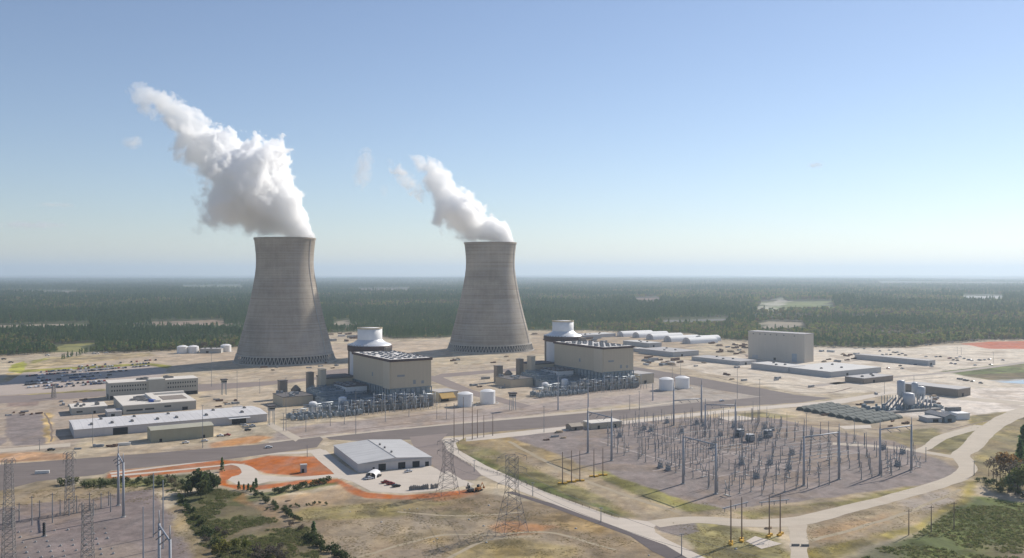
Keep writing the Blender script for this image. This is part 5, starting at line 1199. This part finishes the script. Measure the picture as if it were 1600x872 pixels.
# tall H gantries
def gantry(b0, b1, ytop, label, beam=.84, r=.85, strings=True, group='tall grey H gantries'):
    P0, P1 = at(*b0), at(*b1); h = (height_at(P0, ytop) + height_at(P1, ytop + (b1[1] - b0[1]) * .55)) / 2; d = P1 - P0; L = d.length
    t = thing('line_gantry', label, 'gantry', P0, math.atan2(d.y, d.x), group)
    for x in (0, L):
        m = MB(); m.tube((x, 0, 0), (x, 0, h * .86), r, r * .62, 10); m.tube((x, 0, h * .86), (x, 0, h), r * .4, r * .2, 8); m.build('post', M_POLE, t)
        m = MB(); m.lathe([(r + .5, 0), (r + .5, .5), (.1, .5)], 10, x=x, smooth=False); m.build('footing', M_GREYC, t)
    m = MB(); m.tube((0, 0, h * beam), (L, 0, h * beam), r * .5, n=8); m.build('beam', M_POLE, t)
    if strings:
        for u in (.2, .5, .8):
            m = MB(); m.tube((L * u, -.3, h * beam - .3), (L * u + .6, -3.2, h * beam - 2.0), .28, .22, 6); m.build('insulator', M_INS, t)
    return t
gantry((918.5, 708), (955.5, 720), 632, 'tall grey H gantry at the left side of the switchyard, by the tan control house')
gantry((1067.6, 756), (1118.5, 772), 670, 'tall grey H gantry nearest the camera at the front corner of the switchyard')
gantry((1256, 759), (1311, 749), 668, 'tall grey H gantry on the front right side, left of another H gantry')
gantry((1375, 742), (1424, 734), 657, 'tall grey H gantry at the far right end of the switchyard')
gantry((1102, 682), (1149, 683), 623, 'tall grey H gantry at the back of the switchyard with level beam')
gantry((1052.6, 665), (1096, 661), 594, 'tall grey H gantry farthest back, beside the main road', beam=.55)
gantry((185, 790), (193, 808), 697, 'tall grey H gantry in the lower left gravel yard', r=.75)
gantry((249, 944), (266, 977), 800, 'grey H gantry cut by the bottom edge at the lower left', r=.75)
# single poles
def pole(px, yb, yt, r=.28, wood=False):
    p = at(px, yb); return p, height_at(p, yt), r
def pole_set(name, label, cat, group, spots, material, top='lamp', r=.26):
    first = None
    for i, (x, yb, yt) in enumerate(spots):
        p = at(x, yb); h = height_at(p, yt)
        if first is None:
            first = thing(name, label, cat, p, 0, group if len(spots) > 1 else None)
            m = MB(); m.tube((0, 0, 0), (0, 0, 1), 1, .6, 8); a = m.build('pole', material, first); a.scale = (r, r, h); kids(first)
            if top == 'lamp': m = MB(); m.box(.4, 0, 0, 1.2, .4, .25); m.box(-.4, 0, 0, 1.2, .4, .25); q = m.build('lamp_head', M_EQUIP, first); q.location = (0, 0, h)
            elif top == 'arm': m = MB(); m.box(0, 0, 0, 2.8, .22, .25); q = m.build('crossarm', M_WOOD, first); q.location = (0, 0, h - 1)
            elif top == 'base':
                for dx in (-1.6, 1.6): m = MB(); m.box(dx, 0, 0, 2.4, 1.5, .9, R(20)); m.build('yellow_base', M_YELLOW, first)
            KIDS.pop(first.name, None); kids(first); hp = h
        else:
            o = dup(first, p, 0)
            for c in [c for c in bpy.data.objects if c.parent == o]:
                if abs(c.scale.z - hp) < 1e-4: c.scale = (r, r, h)
                elif c.location.z > 1: c.location = (0, 0, h - (1 if top == 'arm' else 0))
pole_set('light_pole', 'thin light pole along the front of the power blocks beside the main road', 'light pole', 'thin light poles beside the main road',
         [(447, 674, 591), (443, 673, 646), (478, 675, 633), (516, 666, 634), (538, 663, 629), (556, 678, 609), (602, 659, 607), (639, 651, 607), (682.6, 655, 632), (697.5, 655, 632), (850, 676, 635), (984, 641, 618), (999, 641, 612), (1187, 654, 593), (1152, 623, 575), (1063.6, 589, 563), (1050.5, 600, 575)], M_POST)
pole_set('steel_pole', 'stout grey steel pole in front of the right hand unit', 'pole', 'stout grey poles in front of the right hand unit', [(872, 641, 588), (1020, 626, 599), (919, 636, 604)], M_POLE, None, .7)
pole_set('wood_pole', 'bare brown wooden pole on the grass corner by the pale road', 'pole', 'bare wooden poles on the grass corner', [(709.5, 690, 630), (724, 687, 620), (738, 687, 628), (756, 683, 648), (770, 681, 645), (746, 684, 640)], M_WOOD, None, .34)
pole_set('wood_pole', 'brown wooden pole with yellow base blocks, in the row of three', 'pole', 'row of three poles with yellow bases', [(879, 756, 706), (893, 753.5, 704), (906, 751.5, 704)], M_WOOD, 'base', .34)
pole_set('wood_pole', 'brown wooden pole with yellow base blocks, in the pair beside the gravel yard', 'pole', 'pair of poles with yellow bases', [(928, 745, 702), (942, 743, 700)], M_WOOD, 'base', .34)
pole_set('utility_pole', 'wooden utility pole on the green slope at the lower right', 'utility pole', 'utility poles on the green slope', [(1420, 836, 796), (1455, 831, 790), (1490.6, 827, 784)], M_WOOD, 'arm', .3)
pole_set('light_pole', 'thin light pole among the offices and warehouses on the left', 'light pole', 'thin light poles among the left buildings', [(330.6, 604, 553), (370.5, 634, 581), (145, 693, 641), (316.7, 700, 634), (406, 615, 593), (480, 714, 697), (62, 704, 688)], M_POST)
pole_set('light_pole', 'thin light pole on the pale ground by the batch plant and far lot', 'light pole', 'light poles on the pale right hand ground', [(1382, 616, 597), (1428, 611, 588), (1495.7, 554, 543), (1502, 555, 543), (1552, 567, 551), (1260, 684, 646), (1205, 679, 652), (1522, 743, 721)], M_POST)
pole_set('light_pole', 'short lamp post beside the pale concrete road', 'lamp post', 'lamp posts along the pale road', [(741, 737, 720), (832.5, 775, 755), (939, 816, 794), (1065, 868, 835)], M_POST)
pole_set('steel_pole', 'slender bare steel pole in the lower left gravel yard', 'pole', 'slender poles in the lower left yard', [(240, 839, 739), (255, 857, 750), (224, 880, 792)], M_POLE, None, .4)
pole_set('yard_post', 'grey post with side stubs in the lower left gravel yard', 'post', 'grey posts in the lower left yard', [(50, 821, 775), (82, 817, 770), (108, 806, 778), (120, 802, 774), (140, 797, 770), (158, 794, 770), (173, 800, 771), (170, 790, 768), (18, 824, 792), (30, 815, 786), (62, 808, 782), (94, 805, 780), (128, 812, 785), (146, 806, 780), (5, 812, 786)], M_POST, 'arm', .33)
# H frames of wood poles with yellow bases
def hframe(b0, b1, yt, label):
    P0, P1 = at(*b0), at(*b1); h = height_at(P0, yt); d = P1 - P0; L = d.length; t = thing('pole_frame', label, 'pole frame', P0, math.atan2(d.y, d.x))
    for x in (0, L):
        m = MB(); m.tube((x, 0, 0), (x, 0, h), .36, .24, 8); m.build('pole', M_WOOD, t)
        for k in (-1.4, 1.4): m = MB(); m.box(x + k, .8 * k, 0, 2.3, 1.6, 1.0, .4); m.build('yellow_base', M_YELLOW, t)
    m = MB(); m.box(L / 2, .5, h * .83, L + 11, .4, .45); m.build('crossarm', M_POLE, t)
    for x in (-4, L / 2, L + 4): m = MB(); m.tube((x, .5, h * .83), (x, .5, h * .83 - 1.8), .2, n=6); m.build('insulator', M_INS, t)
hframe((1142, 850), (1159, 845), 781, 'left one of two wooden H frames with yellow bases at the bottom'); hframe((1202, 838), (1219, 836), 774, 'right one of two wooden H frames with yellow bases at the bottom')
# lattice towers
M_LATT = mat('weathered_lattice_steel', (.25, .235, .23), .7, .15, .4, .2)
def lattice(px, yb, yt, wb, wt, label, panels=9, r=.13, arms=(.72, .86), arm=6.5, rot=25, waist=.62):
    p = at(px, yb); h = height_at(p, yt); t = thing('lattice_tower', label, 'transmission tower', p, R(rot), 'steel lattice transmission towers')
    def w(u): return (wb + (wt - wb) * min(u / waist, 1)) / 2
    us = [1 - (1 - i / panels) ** 1.15 for i in range(panels + 1)]
    for sx in (-1, 1):
        for sy in (-1, 1):
            m = MB(); pu = 0
            for u in us[1:]: m.tube((sx * w(pu), sy * w(pu), h * pu), (sx * w(u), sy * w(u), h * u), r * 1.4, n=4); pu = u
            m.build('leg', M_LATT, t)
    m = MB()
    for a, b in zip(us[:-1], us[1:]):
        for s in (-1, 1):
            m.tube((-w(a), s * w(a), h * a), (w(b), s * w(b), h * b), r, n=4); m.tube((w(a), s * w(a), h * a), (-w(b), s * w(b), h * b), r, n=4)
            m.tube((s * w(a), -w(a), h * a), (s * w(b), w(b), h * b), r, n=4); m.tube((s * w(a), w(a), h * a), (s * w(b), -w(b), h * b), r, n=4)
            m.tube((-w(b), s * w(b), h * b), (w(b), s * w(b), h * b), r, n=4); m.tube((s * w(b), -w(b), h * b), (s * w(b), w(b), h * b), r, n=4)
    m.build('bracing', M_LATT, t)
    for u in arms:
        m = MB(); z = h * u; wt2 = w(u)
        for s in (-1, 1):
            for sy in (-1, 1): m.tube((s * wt2, sy * wt2, z), (s * arm, 0, z + .6), r, n=4); m.tube((s * wt2, sy * wt2, z + h * .06), (s * arm, 0, z + .6), r, n=4)
            m.tube((s * arm, 0, z + .6), (s * arm, 0, z - 1.6), r * 1.3, n=5)
        m.build('crossarm', M_LATT, t)
lattice(700, 770, 688, 11.5, 5, 'wide legged steel lattice tower beside the silver roofed shed', 8, .09, (.80, .97), 6.5, 20, .55)
lattice(800, 828, 712, 13, 5, 'wide legged lattice tower standing on orange soil in the open field', 9, .085, (.62, .80, .97), 8, 20, .55)
lattice(14, 823, 718, 4.6, 3.0, 'slender lattice tower at the left frame edge in the gravel yard', 12, .095, (.97,), 3.2, 15, 1)
lattice(14, 925, 800, 5, 3.4, 'lattice tower at the left edge cut off by the bottom of the frame', 12, .095, (.99,), 4, 15, 1)
lattice(109, 801, 707, 4.6, 2.8, 'slender lattice tower in the hedge behind the lower left yard', 12, .095, (.86, .97), 3.2, 15, 1)
lattice(137, 912, 788, 5, 3.2, 'slender lattice tower right of the left edge, cut off by the bottom', 12, .095, (.97,), 3.4, 15, 1)
# guard towers
def watch(px, yb, yt, label):
    p = at(px, yb); h = height_at(p, yt); t = thing('watch_tower', label, 'watch tower', p, PA)
    for x in (-1.8, 1.8):
        for y in (-1.8, 1.8): m = MB(); m.tube((x * 1.2, y * 1.2, 0), (x, y, h * .72), .28, n=5); m.build('leg', M_STEELB, t)
    m = MB(); m.box(0, 0, h * .72, 5, 5, h * .2); m.build('cabin', M_GREYC, t); m = MB(); m.box(0, 0, h * .8, 5.06, 5.06, h * .08); m.build('window', M_GLASS, t); m = MB(); m.box(0, 0, h * .924, 6.4, 6.4, h * .076); m.build('roof', M_ROOFD, t)
watch(350, 617, 592, 'guard tower on legs behind the offices, near the left cooling tower'); watch(424, 663, 633, 'guard tower on legs at the right end of the long warehouse'); watch(801, 641, 613, 'guard tower on legs beside the white tanks between the two units')
lattice(84, 622, 600, 4, 2, 'small light lattice mast at the edge of the staff car park', 6, .14, (.97,), 3, 10, 1)

# ------------------------------------------------------------------ vehicles and loose material
CARC = [mat('car_paint_dark', (.03, .032, .036), .3, .1, 1), mat('car_paint_white', (.7, .7, .7), .3, .05, 1), mat('car_paint_grey', (.22, .23, .25), .3, .1, 1), mat('car_paint_red', (.26, .03, .03), .3, .1, 1), mat('car_paint_blue', (.04, .07, .16), .3, .1, 1), mat('car_paint_silver', (.45, .46, .47), .3, .1, 1)]
CNAME = ['black', 'white', 'grey', 'red', 'blue', 'silver']; M_TYRE = mat('tyre_rubber', (.02, .02, .02), .9, .2, 2)
def car_mesh(c, pickup):
    m = MB(); prof = [(-2.35, .45), (2.35, .45), (2.4, .75), (2.25, 1.0), (1.2, 1.08)] + ([(.75, 1.72), (-.5, 1.74), (-.7, 1.1), (-2.35, 1.1)] if pickup else [(.55, 1.55), (-1.3, 1.58), (-2.05, 1.12), (-2.35, 1.0)])
    n = len(prof); m.add([(x, -.92, z) for x, z in prof] + [(x, .92, z) for x, z in prof], [tuple(range(n)), tuple(range(2 * n - 1, n - 1, -1))] + [(i, n + i, n + (i + 1) % n, (i + 1) % n) for i in range(n)], 0)
    if pickup: m.box(.1, 0, 1.2, 1.2, 1.86, .42, 0, 1); m.box(-1.5, 0, 1.08, 1.5, 1.5, .06, 0, 2)
    else: m.box(-.35, 0, 1.14, 1.7, 1.86, .34, 0, 1)
    for x in (-1.45, 1.45):
        for y in (-.86, .86): m.tube((x, y - .12, .36), (x, y + .12, .36), .36, n=10, mat=2)
    return m.mesh('car', [c, M_GLASS, M_TYRE])
CARM = [(car_mesh(c, k), i, k) for i, c in enumerate(CARC) for k in (0, 1)]
rc = random.Random(5)
def car(p, rz, where, group, idx=None, s=1.0):
    me, ci, k = CARM[idx if idx is not None else rc.choice((0, 0, 0, 1, 2, 3, 4, 5, 5, 6, 8, 9, 10, 11))]
    nm = 'pickup_truck' if k else 'parked_car'
    o = bpy.data.objects.new(nm, me); COL.objects.link(o); o.location = p; o.rotation_euler = (0, 0, rz); o.scale = (s, s, s)
    return tag(o, 'small %s %s parked %s' % (CNAME[ci], 'pickup truck' if k else 'car', where), 'pickup truck' if k else 'car', group + ', ' + CNAME[ci] + (' pickups' if k else ' cars'))
for r_, (yl, xa, xb, pr) in enumerate(((610, 72, 168, .45), (606.5, 40, 165, .5), (602, 40, 170, .55), (597.5, 42, 175, .5), (593, 60, 200, .55), (588.5, 42, 236, .5), (584.5, 60, 240, .4), (580.5, 120, 246, .35))):
    x = xa
    while x < xb:
        if rc.random() < pr * (1.9 if math.sin(x * .09 + r_) > 0 else .9): car(at(x, yl - .085 * (x - 40) + rc.uniform(-.3, .3)), PA + R(90 * rc.choice((1, -1))) + rc.uniform(-.06, .06), 'in the large lot behind the offices', 'vehicles in the lot behind the offices', s=1.25)
        x += rc.uniform(3.3, 4.8)
for x, y in ((610, 225), (640, 240), (670, 240), (655, 243), (705, 250), (730, 262), (620, 258), (680, 258), (560, 258), (590, 255), (880, 272), (955, 273), (985, 273), (1060, 283), (1080, 297), (1105, 283), (1130, 273), (1160, 287), (1190, 297), (1215, 300), (1205, 296), (1270, 297), (1280, 299), (1310, 297), (1345, 292), (1445, 298), (1065, 322), (1095, 327), (1110, 300), (1050, 285), (800, 332), (920, 345), (690, 340), (705, 360), (1240, 335), (1355, 332), (600, 358), (880, 187), (910, 185), (1120, 437), (1140, 440), (1165, 447), (1185, 449), (1222, 455), (1282, 467), (425, 215), (540, 232)):
    car(at(1260 + x / 4.706, 500 + y / 4.706), R(rc.choice((20, 30, 110))), 'on the pale ground by the far right lot', 'vehicles on the far right lot', s=1.15)
for x, y in ((74, 556), (107, 558), (147, 553), (152, 553), (166, 552)): car(at(x, y), R(20), 'beside the grass island near the forest', 'vehicles near the grass island', 3, 1.5)
for x, y in ((6, 562), (17, 567), (70, 551), (76, 549)): car(at(x, y), R(40), 'at the left edge near the forest', 'vehicles at the left edge', 0, 1.5)
for x, y, i, rz, wh in ((387, 673, 0, 40, 'in front of the warehouse canopy'), (383, 666, 3, 20, 'beside the warehouse canopy doors'), (394, 666, 3, 25, 'at the right end of the warehouse front'), (344, 682, 3, 15, 'right of the olive beige shed'), (355, 681, 7, 10, 'right of the olive beige shed'),
                        (290, 693, 3, 20, 'in front of the olive beige shed'), (320, 690, 3, 20, 'at the right front corner of the olive beige shed'), (80, 704, 0, 20, 'on the track at the far left'), (638, 738, 3, 40, 'by the doorway of the silver roofed shed'), (591, 745, 0, 70, 'beside the white carport tent'),
                        (420, 700, 2, 20, 'on the main road beside the clay'), (1128, 627, 2, 30, 'on the main road near the junction'), (602, 755, 7, 30, 'among the trailers below the silver roofed shed'), (610, 757.5, 7, 30, 'nearest the trailers below the silver roofed shed'), (619, 761, 0, 30, 'at the end of the line below the silver roofed shed'), (577, 749, 3, 30, 'just below the white carport tent')):
    o = car(at(x, y), R(rz), wh, 'lone', i, 1.15); del o['group']
M_RUST = mat('rusty_brown_material', (.17, .105, .075), .85, .3, .4); M_CONT = mat('container_grey', (.33, .33, .33), .7, .15, .3); M_TRAIL = mat('trailer_white', (.66, .64, .60), .6, .08, .2); M_TIMB = mat('timber_tan', (.42, .32, .22), .85, .2, .4)
def stack_mesh(seed, mt):
    r_ = random.Random(seed); m = MB(); m.box(0, 0, 0, 9, 4, .8)
    for i in range(7): m.box(r_.uniform(-4, 4), r_.uniform(-1.5, 1.5), .5, r_.uniform(1.5, 6), r_.uniform(.8, 2.2), r_.uniform(.6, 2.0), r_.uniform(-.3, .3))
    for i in range(3): m.tube((-4.5, -1 + i, 1), (4.5, -1 + i * .9, 1.6), .3, n=6)
    return m.mesh('material_stack', mt)
def container_mesh(mt):
    m = MB(); m.box(0, 0, .15, 12, 2.5, 2.6)
    for i in range(12): m.box(-5.5 + i, -1.29, .25, .35, .08, 2.35); m.box(-5.5 + i, 1.29, .25, .35, .08, 2.35)
    for x in (-5.8, 5.8):
        for y in (-1.1, 1.1): m.box(x, y, 0, .3, .25, .15)
    m.box(6.03, 0, .3, .06, .1, 2.3); m.box(6.04, -.7, .3, .06, .1, 2.3); m.box(6.04, .7, .3, .06, .1, 2.3); m.box(0, 0, 2.76, 11.7, 2.2, .06); return m.mesh('container', mt)
SM = [stack_mesh(1, M_RUST), stack_mesh(2, M_TIMB), stack_mesh(3, M_EQUIP)]; CM = [container_mesh(M_CONT), container_mesh(M_TRAIL), container_mesh(M_RUST)]
SL = ['brown rusty steel stack', 'tan timber stack', 'grey pipe stack']; CL_ = ['grey shipping container', 'white site trailer', 'brown shipping container']
def put(kind, i, p, rz, s, where, group):
    nm = ('material_stack', 'shipping_container')[kind]; o = bpy.data.objects.new(nm, (SM, CM)[kind][i]); COL.objects.link(o); o.location = p; o.rotation_euler = (0, 0, rz); o.scale = (s,) * 3
    return tag(o, '%s %s' % ((SL, CL_)[kind][i], where), ('stack', 'container')[kind], '%s, %s' % (group, (SL, CL_)[kind][i]))
def scatter(px, n, where, group, seed, s=(.6, 1.2), kinds=(0, 0, 0, 1), gap=9):
    g = gpoly(px); r_ = random.Random(seed); lo, hi = g.min(0), g.max(0); got = []
    for _ in range(n * 30):
        if len(got) >= n: break
        x, y = r_.uniform(lo[0], hi[0]), r_.uniform(lo[1], hi[1])
        if not inside(g, np.array([x]), np.array([y]))[0] or any((x - a) ** 2 + (y - b) ** 2 < gap * gap for a, b in got): continue
        got.append((x, y)); put(r_.choice(kinds), r_.choice((0, 0, 1, 2)), (x, y, 0), PA + R(r_.choice((0, 0, 90, 10))) , r_.uniform(*s), where, group)
scatter([(508, 521), (560, 521), (600, 531), (560, 537), (515, 536)], 16, 'on the laydown ground behind the nearer shield building', 'laydown behind the nearer unit', 1, (.9, 1.8), gap=16)
scatter([(830, 521), (905, 521), (960, 535), (930, 545), (840, 532)], 16, 'on the laydown ground behind the farther cooling tower', 'laydown behind the farther tower', 2, (.9, 1.6), gap=16)
scatter([(1005, 560), (1060, 562), (1070, 573), (1010, 572)], 16, 'on the pale ground right of the farther turbine hall', 'laydown right of the farther hall', 3, (.8, 1.5), gap=11)
scatter([(1110, 537), (1165, 538), (1165, 556), (1120, 550)], 14, 'on the ground between the tents and the tan box', 'laydown left of the tan box', 4, (.8, 1.5), gap=14)
scatter([(1080, 565), (1150, 574), (1220, 590), (1280, 604), (1240, 612), (1150, 596), (1090, 585)], 9, 'on the pale ground in front of the low sheds', 'laydown in front of the low sheds', 5, (.6, 1.1), gap=16)
scatter([(695, 592), (800, 583), (830, 590), (800, 620), (760, 612)], 13, 'on the pale ground between the two power blocks', 'laydown between the power blocks', 6, (.6, 1.1))
scatter([(335, 625), (372, 622), (378, 640), (340, 645)], 12, 'in the material yard behind the long warehouse', 'yard behind the warehouse', 7, (.45, .8), gap=6)
scatter([(1272, 545), (1360, 552), (1370, 565), (1280, 566)], 12, 'on the ground right of the tan box', 'laydown right of the tan box', 8, (.7, 1.2), gap=13)
scatter([(1450, 612), (1480, 622), (1475, 634), (1450, 632)], 6, 'beside the batch plant silos', 'laydown by the batch plant', 9, (.6, 1), gap=9)
scatter([(1270, 634), (1400, 658), (1440, 664), (1380, 668), (1270, 650)], 7, 'on the ground around the dark stockpile rows', 'laydown by the stockpiles', 10, (.4, .8), gap=9)
scatter([(10, 645), (60, 643), (62, 648), (10, 650)], 7, 'along the top edge of the gravel plot at the left', 'material at the left gravel plot', 11, (.4, .6), gap=6)
scatter([(80, 628), (140, 622), (150, 632), (90, 642)], 8, 'on the ground left of the small office', 'material left of the small office', 12, (.4, .8), gap=8)
scatter([(400, 572), (520, 566), (545, 574), (420, 582)], 9, 'on the ground in front of the nearer cooling tower', 'material by the nearer cooling tower', 13, (.5, .9), gap=10)
scatter([(700, 560), (830, 556), (850, 562), (700, 572)], 9, 'on the ground in front of the farther cooling tower', 'material by the farther cooling tower', 14, (.5, .9), gap=10)
for k, i, x, y, s, rz, wh in ((1, 1, 194, 696, .75, 20, 'beside the track in front of the olive shed'), (0, 0, 175, 698, .8, 20, 'left of the white trailer by the track'), (0, 2, 154, 698, .8, 15, 'by the light pole at the warehouse corner'), (0, 2, 122, 702, .5, 20, 'alone beside the track at the left'),
                              (1, 0, 867, 683, .55, 25, 'at the left corner of the switchyard gravel'), (0, 0, 854, 688, .5, 25, 'on the switchyard corner gravel before a grey container'), (0, 1, 880, 685, .5, 25, 'just right of the container at the switchyard corner'), (0, 1, 873, 676, .7, 25, 'beside the small tan hut'),
                              (1, 0, 1358, 630, .9, 10, 'left of the batch plant conveyors'), (0, 0, 1344, 633, .8, 10, 'left of the container by the batch plant'), (1, 0, 1369, 616, .7, 80, 'on the pale ground above the batch plant'), (1, 1, 66, 740, .7, 15, 'beside the main road at the lower left'),
                              (0, 1, 450, 783, .35, 30, 'on the bare earth below the clay bank'), (0, 1, 1200, 826, .4, 15, 'between the two wooden H frames'), (0, 2, 380, 664, .5, 20, 'beside the warehouse canopy')):
    o = put(k, i, at(x, y), R(rz), s, wh, 'x'); del o['group']
# excavators by the lattice tower
def excavator(px, py, rz, col, label):
    t = thing('excavator', label, 'excavator', at(px, py), R(rz))
    for y in (-1.2, 1.2): m = MB(); m.box(0, y, 0, 4, .7, .9); m.build('track', M_TYRE, t)
    m = MB(); m.box(-.6, 0, 1.0, 3.4, 2.6, 1.2); m.build('body', col, t); m = MB(); m.box(.6, .7, 2.2, 1.4, 1.1, 1.4); m.build('cab', M_GLASS, t)
    m = MB(); m.tube((1, -.3, 1.8), (3.6, -.3, 4.4), .28); m.tube((3.6, -.3, 4.4), (5.4, -.3, 1.4), .22); m.box(5.3, -.3, .5, .9, 1.1, 1.0); m.build('boom', col, t)
excavator(748, 767, 60, mat('machine_orange', (.33, .13, .03), .6, .15, .5), 'orange brown excavator parked right of the lattice tower by the shed'); excavator(735, 768, 120, mat('machine_grey', (.12, .12, .12), .6, .15, .5), 'dark grey excavator parked left of the orange one')
# row of drums and footings
def rep(name, label, cat, group, mesh, spots):
    for p, rz, s in spots:
        o = bpy.data.objects.new(name, mesh); COL.objects.link(o); o.location = p; o.rotation_euler = (0, 0, rz); o.scale = (s,) * 3; tag(o, label, cat, group)
m = MB(); m.lathe([(.8, 0), (.85, .1), (.7, .3), (.7, 1.9), (.85, 2.1), (.8, 2.2), (.1, 2.2)], 12); m.box(0, 0, 2.2, .5, .5, .5)
rep('drum', 'small dark drum in the line along the concrete edge below the silver shed', 'drum', 'dark drums along the concrete edge', m.mesh('drum', M_VENTR), [(at(640 + i * 3.1 + rc.uniform(-.6, .6), 766 - i * .25), rc.random(), rc.uniform(.8, 1.2)) for i in range(15) if i != 10])
m = MB(); m.box(0, 0, 0, 1.5, 1.5, .7); m.box(0, 0, .7, .7, .7, .4); m.tube((0, 0, 1.0), (0, 0, 1.6), .08, n=5)
rep('concrete_footing', 'small pale concrete footing in the lower left gravel yard', 'footing', 'concrete footings in the lower left yard', m.mesh('concrete_footing', M_CONT), [(at(30 + i * 19 + j * 3 + rc.uniform(-1.5, 1.5), 832 + j * 8 - i * .9), .3, rc.uniform(.5, .8)) for i in range(8) for j in range(6) if rc.random() < .75])
t = thing('insulator_stack', 'black ribbed stack standing in the lower left gravel yard', 'insulator', at(69, 838), 0)
m = MB(); m.lathe([(.9 if i % 2 else .5, .4 + i * .45) for i in range(15)] + [(.1, 7)], 12, smooth=False); m.build('stack', M_DARK, t); m = MB(); m.box(0, 0, 0, 2, 2, .4); m.build('footing', M_GREYC, t)
for x in (1150, 1158): pass
m = MB(); m.box(0, 0, 0, 3.4, .5, .9); m.box(-1.2, 0, 0, .5, .9, .3); m.box(1.2, 0, 0, .5, .9, .3)
rep('road_barrier', 'dark barrier block across the track at the bottom right', 'barrier', 'barrier blocks across the track', m.mesh('road_barrier', M_VENTR), [(at(1243, 853), 0, 1.1), (at(1258, 853.5), 0, 1.1)])
# clay spoil heap dots, boulders
m = MB(); r_ = random.Random(3); m.lathe([(1.6, 0), (1.5, .5), (1.0, 1.0), (.1, 1.3)], 9); m.v = [(x * r_.uniform(.8, 1.2), y * r_.uniform(.8, 1.2), z) for x, y, z in m.v]
rep('boulder', 'pale boulder lying on the open dry field', 'boulder', 'boulders on the dry field', m.mesh('boulder', M_GREYC), [(at(x, y), rc.random() * 6, rc.uniform(.25, .5)) for x, y in ((683, 842), (678, 846), (756, 822), (764, 790), (640, 796), (652, 795), (632, 797), (733, 812), (1014, 868), (1150, 858), (900, 826), (596, 816), (760, 848), (547, 800))])

# low cable fence along the pale road
t = thing('road_fence', 'low dark cable fence running along the pale concrete road', 'fence', (0, 0, 0))
fl_ = [at(*p) for p in ((700, 708), (735, 727), (790, 745), (860, 772), (910, 791), (968, 811))]; m = MB(); pm = MB(); pm.box(0, 0, 0, .16, .16, 1.2); pme = pm.mesh('post', M_DARK)
for a_, b_ in zip(fl_[:-1], fl_[1:]):
    n = max(1, int((b_ - a_).length / 6))
    for i in range(n):
        o = bpy.data.objects.new('post', pme); COL.objects.link(o); o.parent = t; o.location = a_.lerp(b_, i / n)
    for z in (.5, 1.05): m.tube(a_ + Vector((0, 0, z)), b_ + Vector((0, 0, z)), .07, n=4)
m.build('rail', M_DARK, t)

# sagging conductors
def wire(name, label, ends, sag, group=None, r=.07):
    m = MB()
    for a, b in ends:
        a, b = Vector(a), Vector(b); n = 14; pts = [a.lerp(b, i / n) - Vector((0, 0, sag * 4 * (i / n) * (1 - i / n))) for i in range(n + 1)]
        for p, q in zip(pts[:-1], pts[1:]): m.tube(p, q, r, n=4)
    o = m.build(name, M_LATT); return tag(o, label, 'power line', group)
tp = [at(700, 770), at(800, 828), Vector((95, 300, 0))]; hh_ = [30, 37, 36]
for i in (0, 1):
    for s_ in (-6, 6):
        d_ = (tp[i + 1] - tp[i]).normalized(); n_ = Vector((-d_.y, d_.x, 0)) * s_
        wire('power_line', 'thin sagging conductor strung from the %s lattice tower, %s side' % (('shed side', 'open field')[i], ('left', 'right')[s_ > 0]), [(tp[i] + n_ + Vector((0, 0, hh_[i] * .78)), tp[i + 1] + n_ + Vector((0, 0, hh_[i + 1] * .78)))], 5)
for (b0, b1, yt, lb) in (((918.5, 708), (955.5, 720), 632, 'left'), ((1067.6, 756), (1118.5, 772), 670, 'nearest'), ((1256, 759), (1311, 749), 668, 'front right')):
    A, B = at(*b0), at(*b1); h_ = height_at(A, yt) * .83
    dirv = Y1 if lb != 'front right' else Y2
    for u in (.2, .5, .8):
        p_ = A.lerp(B, u) + Vector((0, 0, h_ - 2)); wire('power_line', 'thin conductor sloping from the beam of the %s H gantry to the posts' % lb, [(p_, A.lerp(B, u) + dirv * 34 + Vector((0, 0, 10)))], 1.2, 'conductors of the %s H gantry' % lb, .06)
# ------------------------------------------------------------------ haze: one box of even air round the whole scene
hz = MB(); hz.box2(-52000, -900, float(Zt.min()) - 1.0, 52000, 45000, 470)
hm = bpy.data.materials.new('haze_air'); hm.use_nodes = True; hn = hm.node_tree; hn.nodes.clear()
ho = N(hn, 'ShaderNodeOutputMaterial'); hv = N(hn, 'ShaderNodeVolumePrincipled'); hn.links.new(hv.outputs[0], ho.inputs['Volume'])
hv.inputs['Color'].default_value = (.72, .86, 1.0, 1); hv.inputs['Density'].default_value = 6.6e-5; hv.inputs['Anisotropy'].default_value = .3
hm.cycles.homogeneous_volume = True
tag(hz.build('haze', hm), kind='stuff')
